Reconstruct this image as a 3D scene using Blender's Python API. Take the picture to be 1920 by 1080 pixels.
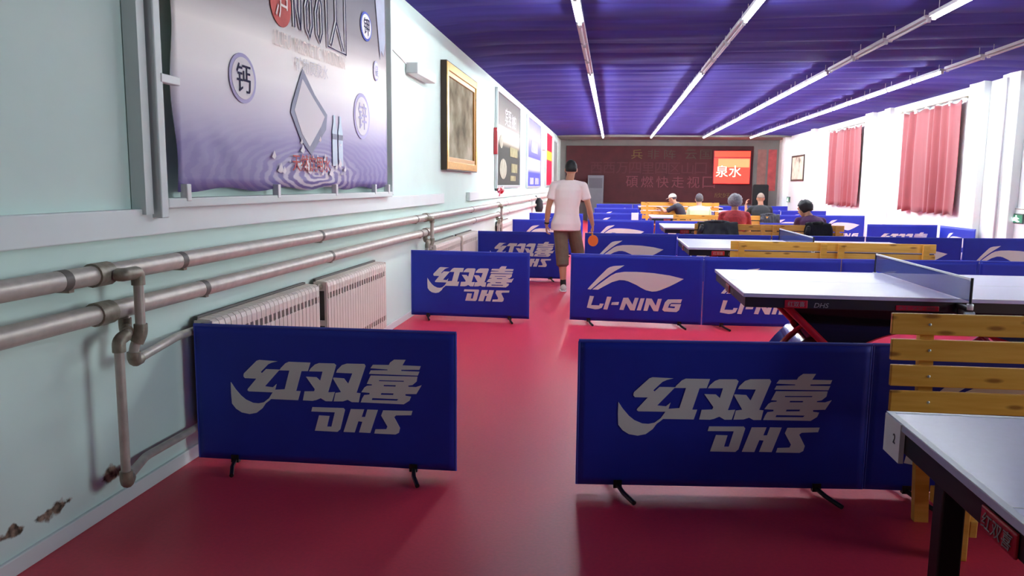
import bpy, bmesh, math, random
from mathutils import Vector, Matrix, noise
from mathutils.geometry import tessellate_polygon

random.seed(7)
PI = math.pi
S = bpy.context.scene
C = S.collection
for o in list(bpy.data.objects):
    bpy.data.objects.remove(o)

# ------------------------------------------------------------------ camera, world, exposure
CAM_F, CAM_YAW, CAM_PITCH, CAM_ROLL, CAM_H = 1464.4, 0.126, 0.1323, 0.0096, 1.4749
cam = bpy.data.cameras.new('camera')
cam.sensor_width = 36.0
cam.lens = CAM_F / 1920 * 36
cam.clip_start, cam.clip_end = 0.05, 100
cam_o = bpy.data.objects.new('camera', cam)
C.objects.link(cam_o)
_fw = Vector((-math.sin(CAM_YAW) * math.cos(CAM_PITCH), math.cos(CAM_YAW) * math.cos(CAM_PITCH), -math.sin(CAM_PITCH)))
_r = Vector((math.cos(CAM_YAW), math.sin(CAM_YAW), 0))
_u = _r.cross(_fw)
_r2 = math.cos(CAM_ROLL) * _r + math.sin(CAM_ROLL) * _u
_u2 = -math.sin(CAM_ROLL) * _r + math.cos(CAM_ROLL) * _u
_m = Matrix((_r2, _u2, -_fw)).transposed().to_4x4()
_m.translation = (0, 0, CAM_H)
cam_o.matrix_world = _m
S.camera = cam_o

world = bpy.data.worlds.new('world')
S.world = world
world.use_nodes = True
world.node_tree.nodes['Background'].inputs[0].default_value = (0.78, 0.95, 1.0, 1)
world.node_tree.nodes['Background'].inputs[1].default_value = 6.0   # daylight, enters only through the unseen near window added for light
S.view_settings.view_transform = 'Standard'
S.view_settings.look = 'None'
S.view_settings.exposure = 1.25
S.view_settings.gamma = 1.0
S.view_settings.use_curve_mapping = False
# portal at the added, unseen near window; guides sampling of the daylight
_pl = bpy.data.lights.new('window_daylight', 'AREA')
_pl.shape = 'RECTANGLE'
_pl.size, _pl.size_y = 2.0, 2.6
_pl.cycles.is_portal = True
_po = bpy.data.objects.new('window_daylight', _pl)
C.objects.link(_po)
_po.location = (6.80, 2.25, 2.0)
_po.rotation_euler = (0, math.radians(90), 0)
TUBE_POWER = 62.0            # emission strength of a lit tube

# ------------------------------------------------------------------ materials
def srgb(r, g, b):
    f = lambda c: (c / 255 / 12.92) if c / 255 <= 0.04045 else ((c / 255 + 0.055) / 1.055) ** 2.4
    return (f(r), f(g), f(b), 1)

MATS = {}
def mat(name, col, rough=0.5, metal=0.0, spec=0.5, var=0.0, scale=20.0, bump=0.0, coat=0.0, emit=0.0, sheen=0.0, alpha=1.0, trans=0.0, stretch=None):
    if name in MATS:
        return MATS[name]
    m = bpy.data.materials.new(name)
    m.use_nodes = True
    nt = m.node_tree
    b = nt.nodes['Principled BSDF']
    col = tuple(col) if len(col) == 4 else tuple(col) + (1,)
    b.inputs['Base Color'].default_value = col
    b.inputs['Roughness'].default_value = rough
    b.inputs['Metallic'].default_value = metal
    b.inputs['Specular IOR Level'].default_value = spec
    b.inputs['Coat Weight'].default_value = coat
    b.inputs['Sheen Weight'].default_value = sheen
    b.inputs['Alpha'].default_value = alpha
    b.inputs['Transmission Weight'].default_value = trans
    if emit:
        b.inputs['Emission Color'].default_value = col
        b.inputs['Emission Strength'].default_value = emit
    if var or bump:
        tc = nt.nodes.new('ShaderNodeTexCoord')
        src = tc.outputs['Object']
        if stretch:
            mp = nt.nodes.new('ShaderNodeMapping')
            mp.inputs['Scale'].default_value = stretch
            nt.links.new(src, mp.inputs[0])
            src = mp.outputs[0]
        n = nt.nodes.new('ShaderNodeTexNoise')
        n.inputs['Scale'].default_value = scale
        n.inputs['Detail'].default_value = 5
        nt.links.new(src, n.inputs['Vector'])
        if var:
            r = nt.nodes.new('ShaderNodeValToRGB')
            lo = tuple(max(0, c * (1 - var)) for c in col[:3]) + (1,)
            hi = tuple(min(1, c * (1 + var)) for c in col[:3]) + (1,)
            r.color_ramp.elements[0].position = 0.3
            r.color_ramp.elements[1].position = 0.7
            r.color_ramp.elements[0].color = lo
            r.color_ramp.elements[1].color = hi
            nt.links.new(n.outputs['Fac'], r.inputs[0])
            nt.links.new(r.outputs[0], b.inputs['Base Color'])
        if bump:
            bp = nt.nodes.new('ShaderNodeBump')
            bp.inputs['Strength'].default_value = bump
            bp.inputs['Distance'].default_value = 0.01
            nt.links.new(n.outputs['Fac'], bp.inputs['Height'])
            nt.links.new(bp.outputs[0], b.inputs['Normal'])
    MATS[name] = m
    return m

def ramp(nt, stops, src):
    r = nt.nodes.new('ShaderNodeValToRGB')
    e = r.color_ramp.elements
    e[0].position, e[0].color = stops[0]
    e[1].position, e[1].color = stops[-1]
    for p, c in stops[1:-1]:
        e.new(p).color = c
    nt.links.new(src, r.inputs[0])
    return r.outputs[0]

def wall_material():
    m = mat('painted_wall', srgb(222, 241, 232), 0.8, spec=0.15, var=0.03, scale=1.5, bump=0.04)
    nt = m.node_tree
    b = nt.nodes['Principled BSDF']
    base = b.inputs['Base Color'].links[0].from_socket
    tc = nt.nodes.new('ShaderNodeTexCoord')
    sep = nt.nodes.new('ShaderNodeSeparateXYZ')
    nt.links.new(tc.outputs['Object'], sep.inputs[0])
    n = nt.nodes.new('ShaderNodeTexNoise')
    n.inputs['Scale'].default_value = 7.0
    n.inputs['Detail'].default_value = 8
    nt.links.new(tc.outputs['Object'], n.inputs['Vector'])
    # flaking paint: blotches only in a low band just above the skirting
    band = ramp(nt, [(0.0, (0, 0, 0, 1)), (0.10, (0.55, 0.55, 0.55, 1)), (0.16, (1, 1, 1, 1)), (0.34, (0, 0, 0, 1))], sep.outputs['Z'])
    mul = nt.nodes.new('ShaderNodeMath'); mul.operation = 'MULTIPLY'
    nt.links.new(band, mul.inputs[0]); nt.links.new(n.outputs['Fac'], mul.inputs[1])
    lt = nt.nodes.new('ShaderNodeMath'); lt.operation = 'LESS_THAN'; lt.inputs[1].default_value = 3.25
    nt.links.new(sep.outputs['Y'], lt.inputs[0])
    mul2 = nt.nodes.new('ShaderNodeMath'); mul2.operation = 'MULTIPLY'
    nt.links.new(mul.outputs[0], mul2.inputs[0]); nt.links.new(lt.outputs[0], mul2.inputs[1]); mul = mul2
    mask = ramp(nt, [(0.47, (0, 0, 0, 1)), (0.52, (1, 1, 1, 1))], mul.outputs[0])
    n2 = nt.nodes.new('ShaderNodeTexNoise'); n2.inputs['Scale'].default_value = 30
    nt.links.new(tc.outputs['Object'], n2.inputs['Vector'])
    brown = ramp(nt, [(0.35, srgb(70, 60, 50)), (0.65, srgb(165, 140, 120))], n2.outputs['Fac'])
    mix = nt.nodes.new('ShaderNodeMix'); mix.data_type = 'RGBA'
    nt.links.new(mask, mix.inputs[0]); nt.links.new(base, mix.inputs[6]); nt.links.new(brown, mix.inputs[7])
    nt.links.new(mix.outputs[2], b.inputs['Base Color'])
    return m

def wood_material(name, c1, c2, knot):
    m = mat(name, c1, 0.42, spec=0.4)
    nt = m.node_tree
    b = nt.nodes['Principled BSDF']
    tc = nt.nodes.new('ShaderNodeTexCoord')
    mp = nt.nodes.new('ShaderNodeMapping'); mp.inputs['Scale'].default_value = (0.7, 6, 9)
    nt.links.new(tc.outputs['Object'], mp.inputs[0])
    n = nt.nodes.new('ShaderNodeTexNoise'); n.inputs['Scale'].default_value = 5; n.inputs['Detail'].default_value = 6
    nt.links.new(mp.outputs[0], n.inputs['Vector'])
    base = ramp(nt, [(0.3, c2), (0.7, c1)], n.outputs['Fac'])
    sp_ = nt.nodes.new('ShaderNodeSeparateXYZ'); cb = nt.nodes.new('ShaderNodeCombineXYZ')
    nt.links.new(tc.outputs['Object'], sp_.inputs[0])
    nt.links.new(sp_.outputs['X'], cb.inputs[0]); nt.links.new(sp_.outputs['Z'], cb.inputs[1])
    mp2 = nt.nodes.new('ShaderNodeMapping'); mp2.inputs['Scale'].default_value = (2.6, 9.0, 1)
    nt.links.new(cb.outputs[0], mp2.inputs[0])
    v = nt.nodes.new('ShaderNodeTexVoronoi'); v.voronoi_dimensions = '2D'; v.inputs['Scale'].default_value = 1.0
    nt.links.new(mp2.outputs[0], v.inputs['Vector'])
    k = ramp(nt, [(0.05, (0.8, 0.8, 0.8, 1)), (0.12, (0, 0, 0, 1))], v.outputs['Distance'])
    mix = nt.nodes.new('ShaderNodeMix'); mix.data_type = 'RGBA'
    nt.links.new(k, mix.inputs[0]); nt.links.new(base, mix.inputs[6]); mix.inputs[7].default_value = knot
    nt.links.new(mix.outputs[2], b.inputs['Base Color'])
    return m

M_WALL = wall_material()
M_TRIMW = mat('white_paint', srgb(232, 238, 235), 0.5, var=0.02, scale=4)
M_FLOOR = mat('red_sports_floor', srgb(218, 54, 78), 0.42, spec=0.45, var=0.06, scale=60, bump=0.05)
M_CLOTH = mat('blue_ceiling_cloth', srgb(64, 56, 132), 0.8, spec=0.1, var=0.15, scale=2.2, stretch=(0.4, 3, 1))
M_BLUE = mat('blue_barrier_fabric', srgb(32, 48, 170), 0.5, spec=0.35, var=0.05, scale=6, bump=0.06)
M_BLUEF = mat('blue_frame_hem', srgb(62, 76, 186), 0.45)
M_LOGO = mat('silver_print', srgb(230, 230, 225), 0.42, spec=0.4)
M_BLACK = mat('black_steel', srgb(18, 18, 20), 0.4)
M_PIPE = mat('galvanised_pipe', srgb(196, 184, 172), 0.36, metal=0.15, var=0.12, scale=18, bump=0.04)
M_PIPED = mat('worn_fitting', srgb(150, 140, 122), 0.42, metal=0.2, var=0.25, scale=30)
M_BAND = mat('dark_stain_band', srgb(108, 98, 90), 0.6)
M_RAD = mat('cream_radiator', srgb(224, 208, 196), 0.4, var=0.03, scale=8)
M_RADD = mat('radiator_inside', srgb(84, 78, 74), 0.6)
M_TUBE = mat('lit_tube', (0.88, 0.97, 1.0), 0.4, emit=TUBE_POWER)
M_TUBEOFF = mat('unlit_tube', srgb(178, 172, 180), 0.35)
M_BATTEN = mat('batten_white', srgb(190, 186, 192), 0.45)
M_TOP = mat('table_blue', srgb(186, 182, 212), 0.28, spec=0.6, var=0.03, scale=40)
M_TOP.node_tree.nodes['Principled BSDF'].inputs['Coat Roughness'].default_value = 0.3
M_LINE = mat('line_white', srgb(235, 235, 235), 0.4)
M_GLOSS = mat('black_gloss', srgb(22, 18, 22), 0.13, spec=0.8, coat=0.8)
M_RED = mat('red_lacquer', srgb(170, 18, 36), 0.3, coat=0.3)
M_GREYT = mat('grey_print', srgb(140, 138, 136), 0.5)
M_WOOD = wood_material('pine_honey', srgb(242, 184, 84), srgb(226, 160, 60), srgb(140, 78, 22))
M_WHITE = mat('white_plastic', srgb(236, 236, 234), 0.45)
M_PAPER = mat('paper_white', srgb(220, 218, 222), 0.7)
M_GOLD = mat('gilt_frame', srgb(206, 158, 74), 0.35, metal=0.65, var=0.15, scale=40)
M_GOLDD = mat('frame_dark_edge', srgb(52, 38, 24), 0.4)
M_ALU = mat('aluminium_frame', srgb(198, 204, 202), 0.35, metal=0.5)
M_CURT = mat('red_curtain', srgb(134, 50, 56), 0.72, var=0.08, scale=5, stretch=(1, 3, 0.4), sheen=0.25)
M_NET = mat('blue_net', srgb(66, 78, 150), 0.8, alpha=0.6)
M_DGREY = mat('dark_grey_wall', srgb(128, 128, 124), 0.7, var=0.1, scale=2)
M_MAROON = mat('maroon_board', srgb(74, 24, 30), 0.7, var=0.15, scale=3)
M_PINK = mat('dull_pink_letters', srgb(112, 52, 62), 0.6)
M_PINKD = mat('dark_pink_letters', srgb(84, 32, 40), 0.6)
M_OLIVE = mat('dull_yellow_letters', srgb(104, 88, 34), 0.6)
M_SLATE = mat('dull_green_letters', srgb(70, 56, 44), 0.6)
M_CABINET = mat('grey_cabinet', srgb(104, 106, 112), 0.5, var=0.05, scale=5)
M_DARK = mat('near_black', srgb(26, 25, 27), 0.8, var=0.2, scale=30, bump=0.2)
M_SKIN = mat('skin', srgb(206, 150, 120), 0.5, var=0.04, scale=12)
M_SKIND = mat('skin_tan', srgb(186, 130, 102), 0.5, var=0.04, scale=12)
M_HAIRB = mat('hair_black', srgb(22, 20, 22), 0.6, var=0.3, scale=60, bump=0.4)
M_HAIRG = mat('hair_silver', srgb(150, 147, 150), 0.6, var=0.35, scale=50, bump=0.4)
M_HAIRGD = mat('hair_dark_grey', srgb(84, 76, 80), 0.6, var=0.25, scale=50, bump=0.4)
M_CLEAR = bpy.data.materials.new('clear_pane'); M_CLEAR.use_nodes = True
_nt = M_CLEAR.node_tree; _nt.nodes.clear()
_o = _nt.nodes.new('ShaderNodeOutputMaterial'); _t = _nt.nodes.new('ShaderNodeBsdfTransparent'); _g = _nt.nodes.new('ShaderNodeBsdfGlossy'); _x = _nt.nodes.new('ShaderNodeMixShader')
_x.inputs[0].default_value = 0.05; _g.inputs['Roughness'].default_value = 0.02
_nt.links.new(_t.outputs[0], _x.inputs[1]); _nt.links.new(_g.outputs[0], _x.inputs[2]); _nt.links.new(_x.outputs[0], _o.inputs[0])
M_GLASS = mat('window_glass', srgb(40, 50, 60), 0.05, spec=0.8)

# ------------------------------------------------------------------ mesh helpers
def link(name, bm, m, parent=None, smooth=False, loc=None):
    me = bpy.data.meshes.new(name)
    bmesh.ops.recalc_face_normals(bm, faces=bm.faces)
    bm.to_mesh(me)
    bm.free()
    for mm in (m if isinstance(m, (list, tuple)) else [m]):
        me.materials.append(mm)
    if smooth:
        for p in me.polygons:
            p.use_smooth = True
        if smooth != 'all':
            try:
                me.set_sharp_from_angle(angle=math.radians(40))
            except Exception:
                pass
    o = bpy.data.objects.new(name, me)
    C.objects.link(o)
    if parent:
        o.parent = parent
    if loc:
        o.location = loc
    return o

def tag(o, label, cat=None, group=None, kind=None):
    if label: o['label'] = label
    if cat: o['category'] = cat
    if group: o['group'] = group
    if kind: o['kind'] = kind
    return o

def thing(name, label, cat, loc=(0, 0, 0), rz=0.0, group=None):
    o = bpy.data.objects.new(name, None)
    o.empty_display_size = 0.2
    C.objects.link(o)
    o.location = loc
    o.rotation_euler = (0, 0, rz)
    return tag(o, label, cat, group)

def struct(name, bm, m, smooth=False):
    return tag(link(name, bm, m, None, smooth), None, None, None, 'structure')

def dup(root, loc, rz, label, group=None):
    r = root.copy(); C.objects.link(r)
    r.location = loc; r.rotation_euler = (0, 0, rz); r['label'] = label
    if group: r['group'] = group
    for ch in list(root.children):
        c = ch.copy(); C.objects.link(c); c.parent = r
        for g in list(ch.children):
            d = g.copy(); C.objects.link(d); d.parent = c
    return r

def box(bm, x0, x1, y0, y1, z0, z1, bev=0.0, mi=0):
    r = bmesh.ops.create_cube(bm, size=1.0)
    vs = r['verts']
    for v in vs:
        v.co = Vector((x0 + (v.co.x + 0.5) * (x1 - x0), y0 + (v.co.y + 0.5) * (y1 - y0), z0 + (v.co.z + 0.5) * (z1 - z0)))
    fs = set(f for v in vs for f in v.link_faces)
    for f in fs: f.material_index = mi
    if bev:
        es = list(set(e for v in vs for e in v.link_edges))
        bmesh.ops.bevel(bm, geom=es, offset=bev, segments=2, affect='EDGES', profile=0.5)
    return bm

def nb(): return bmesh.new()

def B(*a, **k): return box(nb(), *a, **k)

def frame_of(d):
    d = d.normalized()
    a = Vector((0, 0, 1)) if abs(d.z) < 0.9 else Vector((1, 0, 0))
    u = d.cross(a).normalized()
    return u, d.cross(u).normalized()

def tube(bm, pts, r, n=10, caps=True, radii=None):
    pts = [Vector(p) for p in pts]
    rings = []
    for i, p in enumerate(pts):
        d = (pts[min(i + 1, len(pts) - 1)] - pts[max(i - 1, 0)])
        u, v = frame_of(d)
        if rings:
            pu = rings[-1][1]
            u = (pu - d.normalized() * pu.dot(d.normalized()))
            u = u.normalized() if u.length > 1e-6 else frame_of(d)[0]
            v = d.normalized().cross(u)
        rr = radii[i] if radii else r
        rings.append(([bm.verts.new(p + rr * (math.cos(t) * u + math.sin(t) * v)) for t in [2 * PI * k / n for k in range(n)]], u))
    for a, b in zip(rings[:-1], rings[1:]):
        for k in range(n):
            bm.faces.new((a[0][k], a[0][(k + 1) % n], b[0][(k + 1) % n], b[0][k]))
    if caps:
        bm.faces.new(rings[0][0][::-1]); bm.faces.new(rings[-1][0])
    return bm

def round_path(pts, r, n=5):
    pts = [Vector(p) for p in pts]
    out = [pts[0]]
    for a, b, c in zip(pts[:-2], pts[1:-1], pts[2:]):
        rr = min(r, (a - b).length * 0.49, (c - b).length * 0.49)
        p0 = b + (a - b).normalized() * rr; p1 = b + (c - b).normalized() * rr
        for k in range(n + 1):
            t = k / n
            out.append((1 - t) ** 2 * p0 + 2 * t * (1 - t) * b + t * t * p1)
    out.append(pts[-1])
    return out

def ball(bm, c, rx, ry=None, rz=None, seg=14, ring=10, rot=None):
    ry = ry or rx; rz = rz or rx
    r = bmesh.ops.create_uvsphere(bm, u_segments=seg, v_segments=ring, radius=1.0)
    c = Vector(c)
    for v in r['verts']:
        q = Vector((v.co.x * rx, v.co.y * ry, v.co.z * rz))
        if rot: q = rot @ q
        v.co = c + q
    return bm

def loft(bm, rings, n=20):
    """rings: (centre, half-axis vector u, half-axis vector v)"""
    rs = []
    for c, u, v in rings:
        c, u, v = Vector(c), Vector(u), Vector(v)
        rs.append([bm.verts.new(c + math.cos(t) * u + math.sin(t) * v) for t in [2 * PI * k / n for k in range(n)]])
    for a, b in zip(rs[:-1], rs[1:]):
        for k in range(n):
            bm.faces.new((a[k], a[(k + 1) % n], b[(k + 1) % n], b[k]))
    bm.faces.new(rs[0][::-1]); bm.faces.new(rs[-1])
    return bm

def flat_shape(bm, polys, to3d, thick=None):
    """polys: list of [outer, hole, hole...] 2-D loops; to3d maps (x, y, k) with k 0 back / 1 front; makes a thin solid"""
    for loops in polys:
        idx = 0
        flat = [p for lp in loops for p in lp]
        fr = [bm.verts.new(to3d(p[0], p[1], 1)) for p in flat]
        bk = [bm.verts.new(to3d(p[0], p[1], 0)) for p in flat]
        tris = tessellate_polygon([[Vector((p[0], p[1], 0)) for p in lp] for lp in loops])
        for t in tris:
            try:
                bm.faces.new([fr[i] for i in t]); bm.faces.new([bk[i] for i in reversed(t)])
            except ValueError:
                pass
        for lp in loops:
            n = len(lp)
            for k in range(n):
                a, b = idx + k, idx + (k + 1) % n
                try: bm.faces.new((fr[a], fr[b], bk[b], bk[a]))
                except ValueError: pass
            idx += n
    return bm

_dg = None
def text_mesh(body, size=1.0, bold=0.0, spacing=1.0):
    """letters as a flat mesh in x (right), y (up), centred; returns the mesh, its width and height"""
    cu = bpy.data.curves.new('lettering', 'FONT')
    cu.body = body
    cu.size = size
    cu.align_x = 'CENTER'
    cu.align_y = 'CENTER'
    cu.extrude = 0.0006
    cu.space_character = spacing
    cu.resolution_u = 3
    o = bpy.data.objects.new('lettering', cu)
    C.objects.link(o)
    bpy.context.view_layer.update()
    dg = bpy.context.evaluated_depsgraph_get()
    me = bpy.data.meshes.new_from_object(o.evaluated_get(dg))
    bpy.data.objects.remove(o); bpy.data.curves.remove(cu)
    xs = [v.co.x for v in me.vertices] or [0, 1]; ys = [v.co.y for v in me.vertices] or [0, 1]
    cx, cy = (min(xs) + max(xs)) / 2, (min(ys) + max(ys)) / 2
    w, h = max(xs) - min(xs), max(ys) - min(ys)
    for v in me.vertices: v.co.x -= cx; v.co.y -= cy
    return me, w, h

def text(name, body, m, parent, centre, width, height, right, up, bold=0.0, slant=0.0, spacing=1.0, label=None):
    me, w, h = text_mesh(body, 1.0, bold, spacing)
    right, up = Vector(right).normalized(), Vector(up).normalized()
    nrm = right.cross(up)
    for v in me.vertices:
        x = v.co.x / w * width + slant * v.co.y / h * height
        v.co = right * x + up * (v.co.y / h * height) + nrm * v.co.z
    me.materials.clear(); me.materials.append(m)
    o = bpy.data.objects.new(name, me); C.objects.link(o)
    o.location = centre
    if parent: o.parent = parent
    if label: o['label'] = label
    return o

ORD = ['first', 'second', 'third', 'fourth', 'fifth', 'sixth', 'seventh', 'eighth', 'ninth', 'tenth', 'eleventh', 'twelfth', 'thirteenth', 'fourteenth', 'fifteenth', 'sixteenth']

# ------------------------------------------------------------------ room
XL, XR, H, YB, YF = -2.197, 6.61, 3.362, 33.0, -4.0
struct('floor', B(XL - 0.3, XR + 0.3, YF - 0.2, YB + 0.2, -0.15, 0.0), M_FLOOR)
struct('wall_left', B(XL - 0.25, XL, YF - 0.2, YB + 0.2, 0, 3.8), M_WALL)
struct('wall_back', B(XL, XR, YB, YB + 0.2, 0, 3.8), M_DGREY)
struct('wall_front', B(XL, XR, YF - 0.2, YF, 0, 3.8), M_DGREY)
# right wall: two curtained windows, plus an unseen near one added to light the foreground
WIN = [(1.0, 3.5), (16.3, 18.8), (22.4, 24.9)]
bm = nb()
ys = [YF - 0.2] + [v for w in WIN for v in w] + [YB + 0.2]
for a, b in zip(ys[0::2], ys[1::2]): box(bm, XR, XR + 0.3, a, b, 0, 3.8)
for a, b in WIN:
    box(bm, XR, XR + 0.3, a, b, 0, 1.05); box(bm, XR, XR + 0.3, a, b, 3.02, 3.8)
struct('wall_right', bm, M_TRIMW)
for i, (a, b) in enumerate(WIN):
    w = struct('window_%d' % (i + 1), B(XR + 0.2, XR + 0.206, a, b, 1.05, 3.02), M_GLASS if i else M_CLEAR)  # the clear first pane is the out-of-view window added for light
    bm = nb()
    for q in (a, (a + b) / 2 - 0.03, b - 0.06): box(bm, XR + 0.17, XR + 0.25, q, q + 0.06, 1.05, 3.02)
    for q in (1.05, 2.96): box(bm, XR + 0.17, XR + 0.25, a, b, q, q + 0.06)
    link('window_frame', bm, M_WHITE, w)
struct('baseboard_left', B(XL, XL + 0.018, YF, YB, 0, 0.07, 0.004), M_TRIMW)
struct('baseboard_right', B(XR - 0.018, XR, YF, YB, 0, 0.09, 0.004), M_TRIMW)
struct('trim_1', B(XL, XL + 0.055, YF, 9.91, 1.22, 1.345, 0.006), M_TRIMW)
struct('trim_2', B(XL, XL + 0.055, 11.73, 30.5, 1.215, 1.345, 0.006), M_TRIMW)
# pilasters on the right wall
for i, (a, b, d) in enumerate([(13.85, 14.45, 0.14), (15.15, 15.75, 0.12), (20.0, 20.4, 0.1), (21.2, 21.8, 0.12), (27.0, 27.5, 0.12), (31.0, 31.5, 0.2)]):
    struct('trim_%d' % (i + 3), B(XR - d, XR, a, b, 0, 3.4, 0.01), M_TRIMW)

# pleated cloth ceiling, folds running across the hall
bm = nb()
Y0, Y1, NX = YF, 30.9, 26
ysamp = []
y = Y0
while y < Y1:
    ysamp.append(y); y += 0.035
ysamp.append(Y1)
folds = []
y = Y0
while y < Y1 + 1:
    folds.append((y, random.uniform(0.35, 1.0))); y += random.uniform(0.4, 1.15)
rows = []
rows_x = [-0.41, 1.38, 3.3, 5.0]
fi = 0
for y in ysamp:
    row = []
    for k in range(NX + 1):
        x = XL + (XR - XL) * k / NX
        yy = y + 0.10 * noise.noise(Vector((x * 0.45, y * 0.35, 3)))
        j = 0
        while j + 1 < len(folds) - 1 and folds[j + 1][0] <= yy: j += 1
        a, b = folds[j][0], folds[j + 1][0]
        t = min(1, max(0, (yy - a) / (b - a)))
        sag = 0.055 * folds[j][1] * (math.sin(PI * t) ** 0.5) * (0.6 + 0.4 * (b - a))
        wk = min(1.0, max(0.0, min(x - XL, XR - x) / 0.7)) ** 0.7
        z = H + 0.06 * wk - wk * (sag + 0.01 * math.sin(PI * t * 2 + x))
        z += wk * 0.005 * noise.noise(Vector((x * 1.2, y * 4, 9)))
        row.append(bm.verts.new((x, y, z)))
    rows.append(row)
for a, b in zip(rows[:-1], rows[1:]):
    for k in range(NX):
        bm.faces.new((a[k], a[k + 1], b[k + 1], b[k]))
struct('ceiling', bm, M_CLOTH, smooth='all')
struct('trim_9', B(XL, XR, 30.9, YB, 3.32, 3.42), M_DGREY)
struct('trim_10', B(XL, XR, YF - 0.2, YB, 3.6, 3.7), M_TRIMW)

# ------------------------------------------------------------------ fluorescent lights
def light_unit(lit):
    t = thing('fluorescent_light', '', 'ceiling light', (0, 0, 0))
    bm = B(-0.045, 0.045, 0.0, 1.2, -0.02, 0.02, 0.006)
    link('batten', bm, M_BATTEN, t)
    bm = nb()
    tube(bm, [(0, 0.03, -0.036), (0, 1.17, -0.036)], 0.018 if lit else 0.015, 12)
    link('tube', bm, M_TUBE if lit else M_TUBEOFF, t, True)
    for a in (0.005, 1.165):
        link('lamp_holder', B(-0.02, 0.02, a, a + 0.03, -0.058, -0.015, 0.004), M_BATTEN, t)
    for a in (0.15, 1.05):
        bm = nb(); tube(bm, [(0, a, 0.015), (0, a, 0.33)], 0.004, 6)
        link('hanger_rod', bm, M_BATTEN, t)
    return t
LIT, OFF = light_unit(True), light_unit(False)
ROWN = ['row nearest the left wall', 'second row from the left wall', 'third row from the left wall', 'row nearest the right wall']
used = [False, False]
HZ = 3.285
for ri, x in enumerate(rows_x):
    n = 0
    for y in ([6.6, 7.83] if ri < 3 else []) + [13.12 + 1.222 * k for k in range(14)]:
        lb = 'lit white fluorescent tube, %s one along the %s' % (ORD[n] if n < 16 else 'last', ROWN[ri])
        if not used[0]: LIT.location = (x, y, HZ); LIT['label'] = lb; LIT['group'] = 'lit ceiling tubes'; used[0] = True
        else: dup(LIT, (x, y, HZ), 0, lb, 'lit ceiling tubes')
        n += 1
    for k in range(3):
        y = 9.12 + 1.32 * k
        lb = 'unlit grey tube, %s dark one along the %s' % (ORD[k], ROWN[ri])
        if not used[1]: OFF.location = (x, y, HZ); OFF['label'] = lb; OFF['group'] = 'unlit ceiling tubes'; used[1] = True
        else: dup(OFF, (x, y, HZ), 0, lb, 'unlit ceiling tubes')

# ------------------------------------------------------------------ heating pipes and radiators
def long_pipe(z0, z1, r, label):
    t = thing('heating_pipe', label, 'pipe', (XL + 0.1, YF, 0))
    n = 60
    L = 35.0
    bm = nb(); tube(bm, [(0, L * k / n, z0 + (z1 - z0) * k / n) for k in range(n + 1)], r, 16)
    link('pipe_run', bm, M_PIPE, t, True)
    for q in (6.92, 12.65, 18.4):
        bm = nb(); zz = z0 + (z1 - z0) * q / L
        tube(bm, [(0, q, zz), (0, q + 0.1, zz)], r * 1.22, 16)
        link('coupling', bm, M_PIPED, t, True)
    for k, q in enumerate((6.72, 7.55, 9.4, 12.2, 15.6, 19.5, 24)):
        q += 0.2 * (z0 < 1)
        bm = nb(); zz = z0 + (z1 - z0) * q / L
        tube(bm, [(0, q, zz), (0, q + 0.045, zz)], r * 1.03, 16)
        link('dark_band', bm, M_BAND, t, True)
        bm = nb(); box(bm, -0.1, -0.0, q + 0.06, q + 0.09, zz - r - 0.012, zz - r)
        link('bracket', bm, M_PIPED, t)
    return t
long_pipe(1.085, 1.10, 0.041, 'upper thick grey heating pipe running along the left wall')
long_pipe(0.93, 0.905, 0.041, 'lower thick grey heating pipe running along the left wall')

def branch(name, label, pts, r, elbows, loc):
    t = thing(name, label, 'pipe', loc, 0, 'radiator connection pipes')
    bm = nb(); tube(bm, round_path(pts, 0.04), r, 12)
    link('pipe', bm, M_PIPE, t, True)
    for (p, q, s) in elbows:
        bm = nb(); tube(bm, round_path([p, q, s], 0.035), r * 1.35, 12)
        link('elbow', bm, M_PIPED, t, True)
for y0, yr, w1 in ((3.0, 3.78, 'nearest the camera'), (8.55, 9.0, 'behind the second barrier'), (14.15, 14.65, 'far along the wall')):
    d = yr - y0
    P = [(0.0, 0, 1.085), (0.085, 0.0, 1.085), (0.085, 0.1, 1.085), (0.085, 0.1, 0.82), (0.06, 0.08, 0.76), (0.06, 0.08, 0.70), (-0.055, 0.62, 0.70), (-0.055, d, 0.70)]
    branch('supply_branch', 'grey pipe dropping from the upper pipe to the radiator top, %s' % w1, P, 0.021,
           [((0.06, 0, 1.085), (0.085, 0.0, 1.085), (0.085, 0.06, 1.085)), ((0.085, 0.06, 1.085), (0.085, 0.1, 1.085), (0.085, 0.1, 1.03)),
            ((0.085, 0.1, 0.86), (0.085, 0.1, 0.82), (0.07, 0.09, 0.78)), ((0.06, 0.08, 0.74), (0.06, 0.08, 0.70), (0.05, 0.13, 0.70))], (XL + 0.1, y0, 0))
    P = [(0.0, 0.12, 0.93), (0.0, 0.12, 0.835), (0.06, 0.05, 0.825), (0.06, -0.02, 0.81), (0.06, -0.02, 0.185), (0.02, 0.06, 0.185), (-0.055, 0.3, 0.185), (-0.055, d + 0.06, 0.18)]
    branch('return_branch', 'grey pipe dropping from the lower pipe to the radiator foot, %s' % w1, P, 0.02,
           [((0, 0.12, 0.88), (0.0, 0.12, 0.835), (0.05, 0.06, 0.828)), ((0.06, 0.03, 0.822), (0.06, -0.02, 0.81), (0.06, -0.02, 0.76)),
            ((0.06, -0.02, 0.24), (0.06, -0.02, 0.185), (0.03, 0.045, 0.185))], (XL + 0.1, y0, 0))

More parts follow.
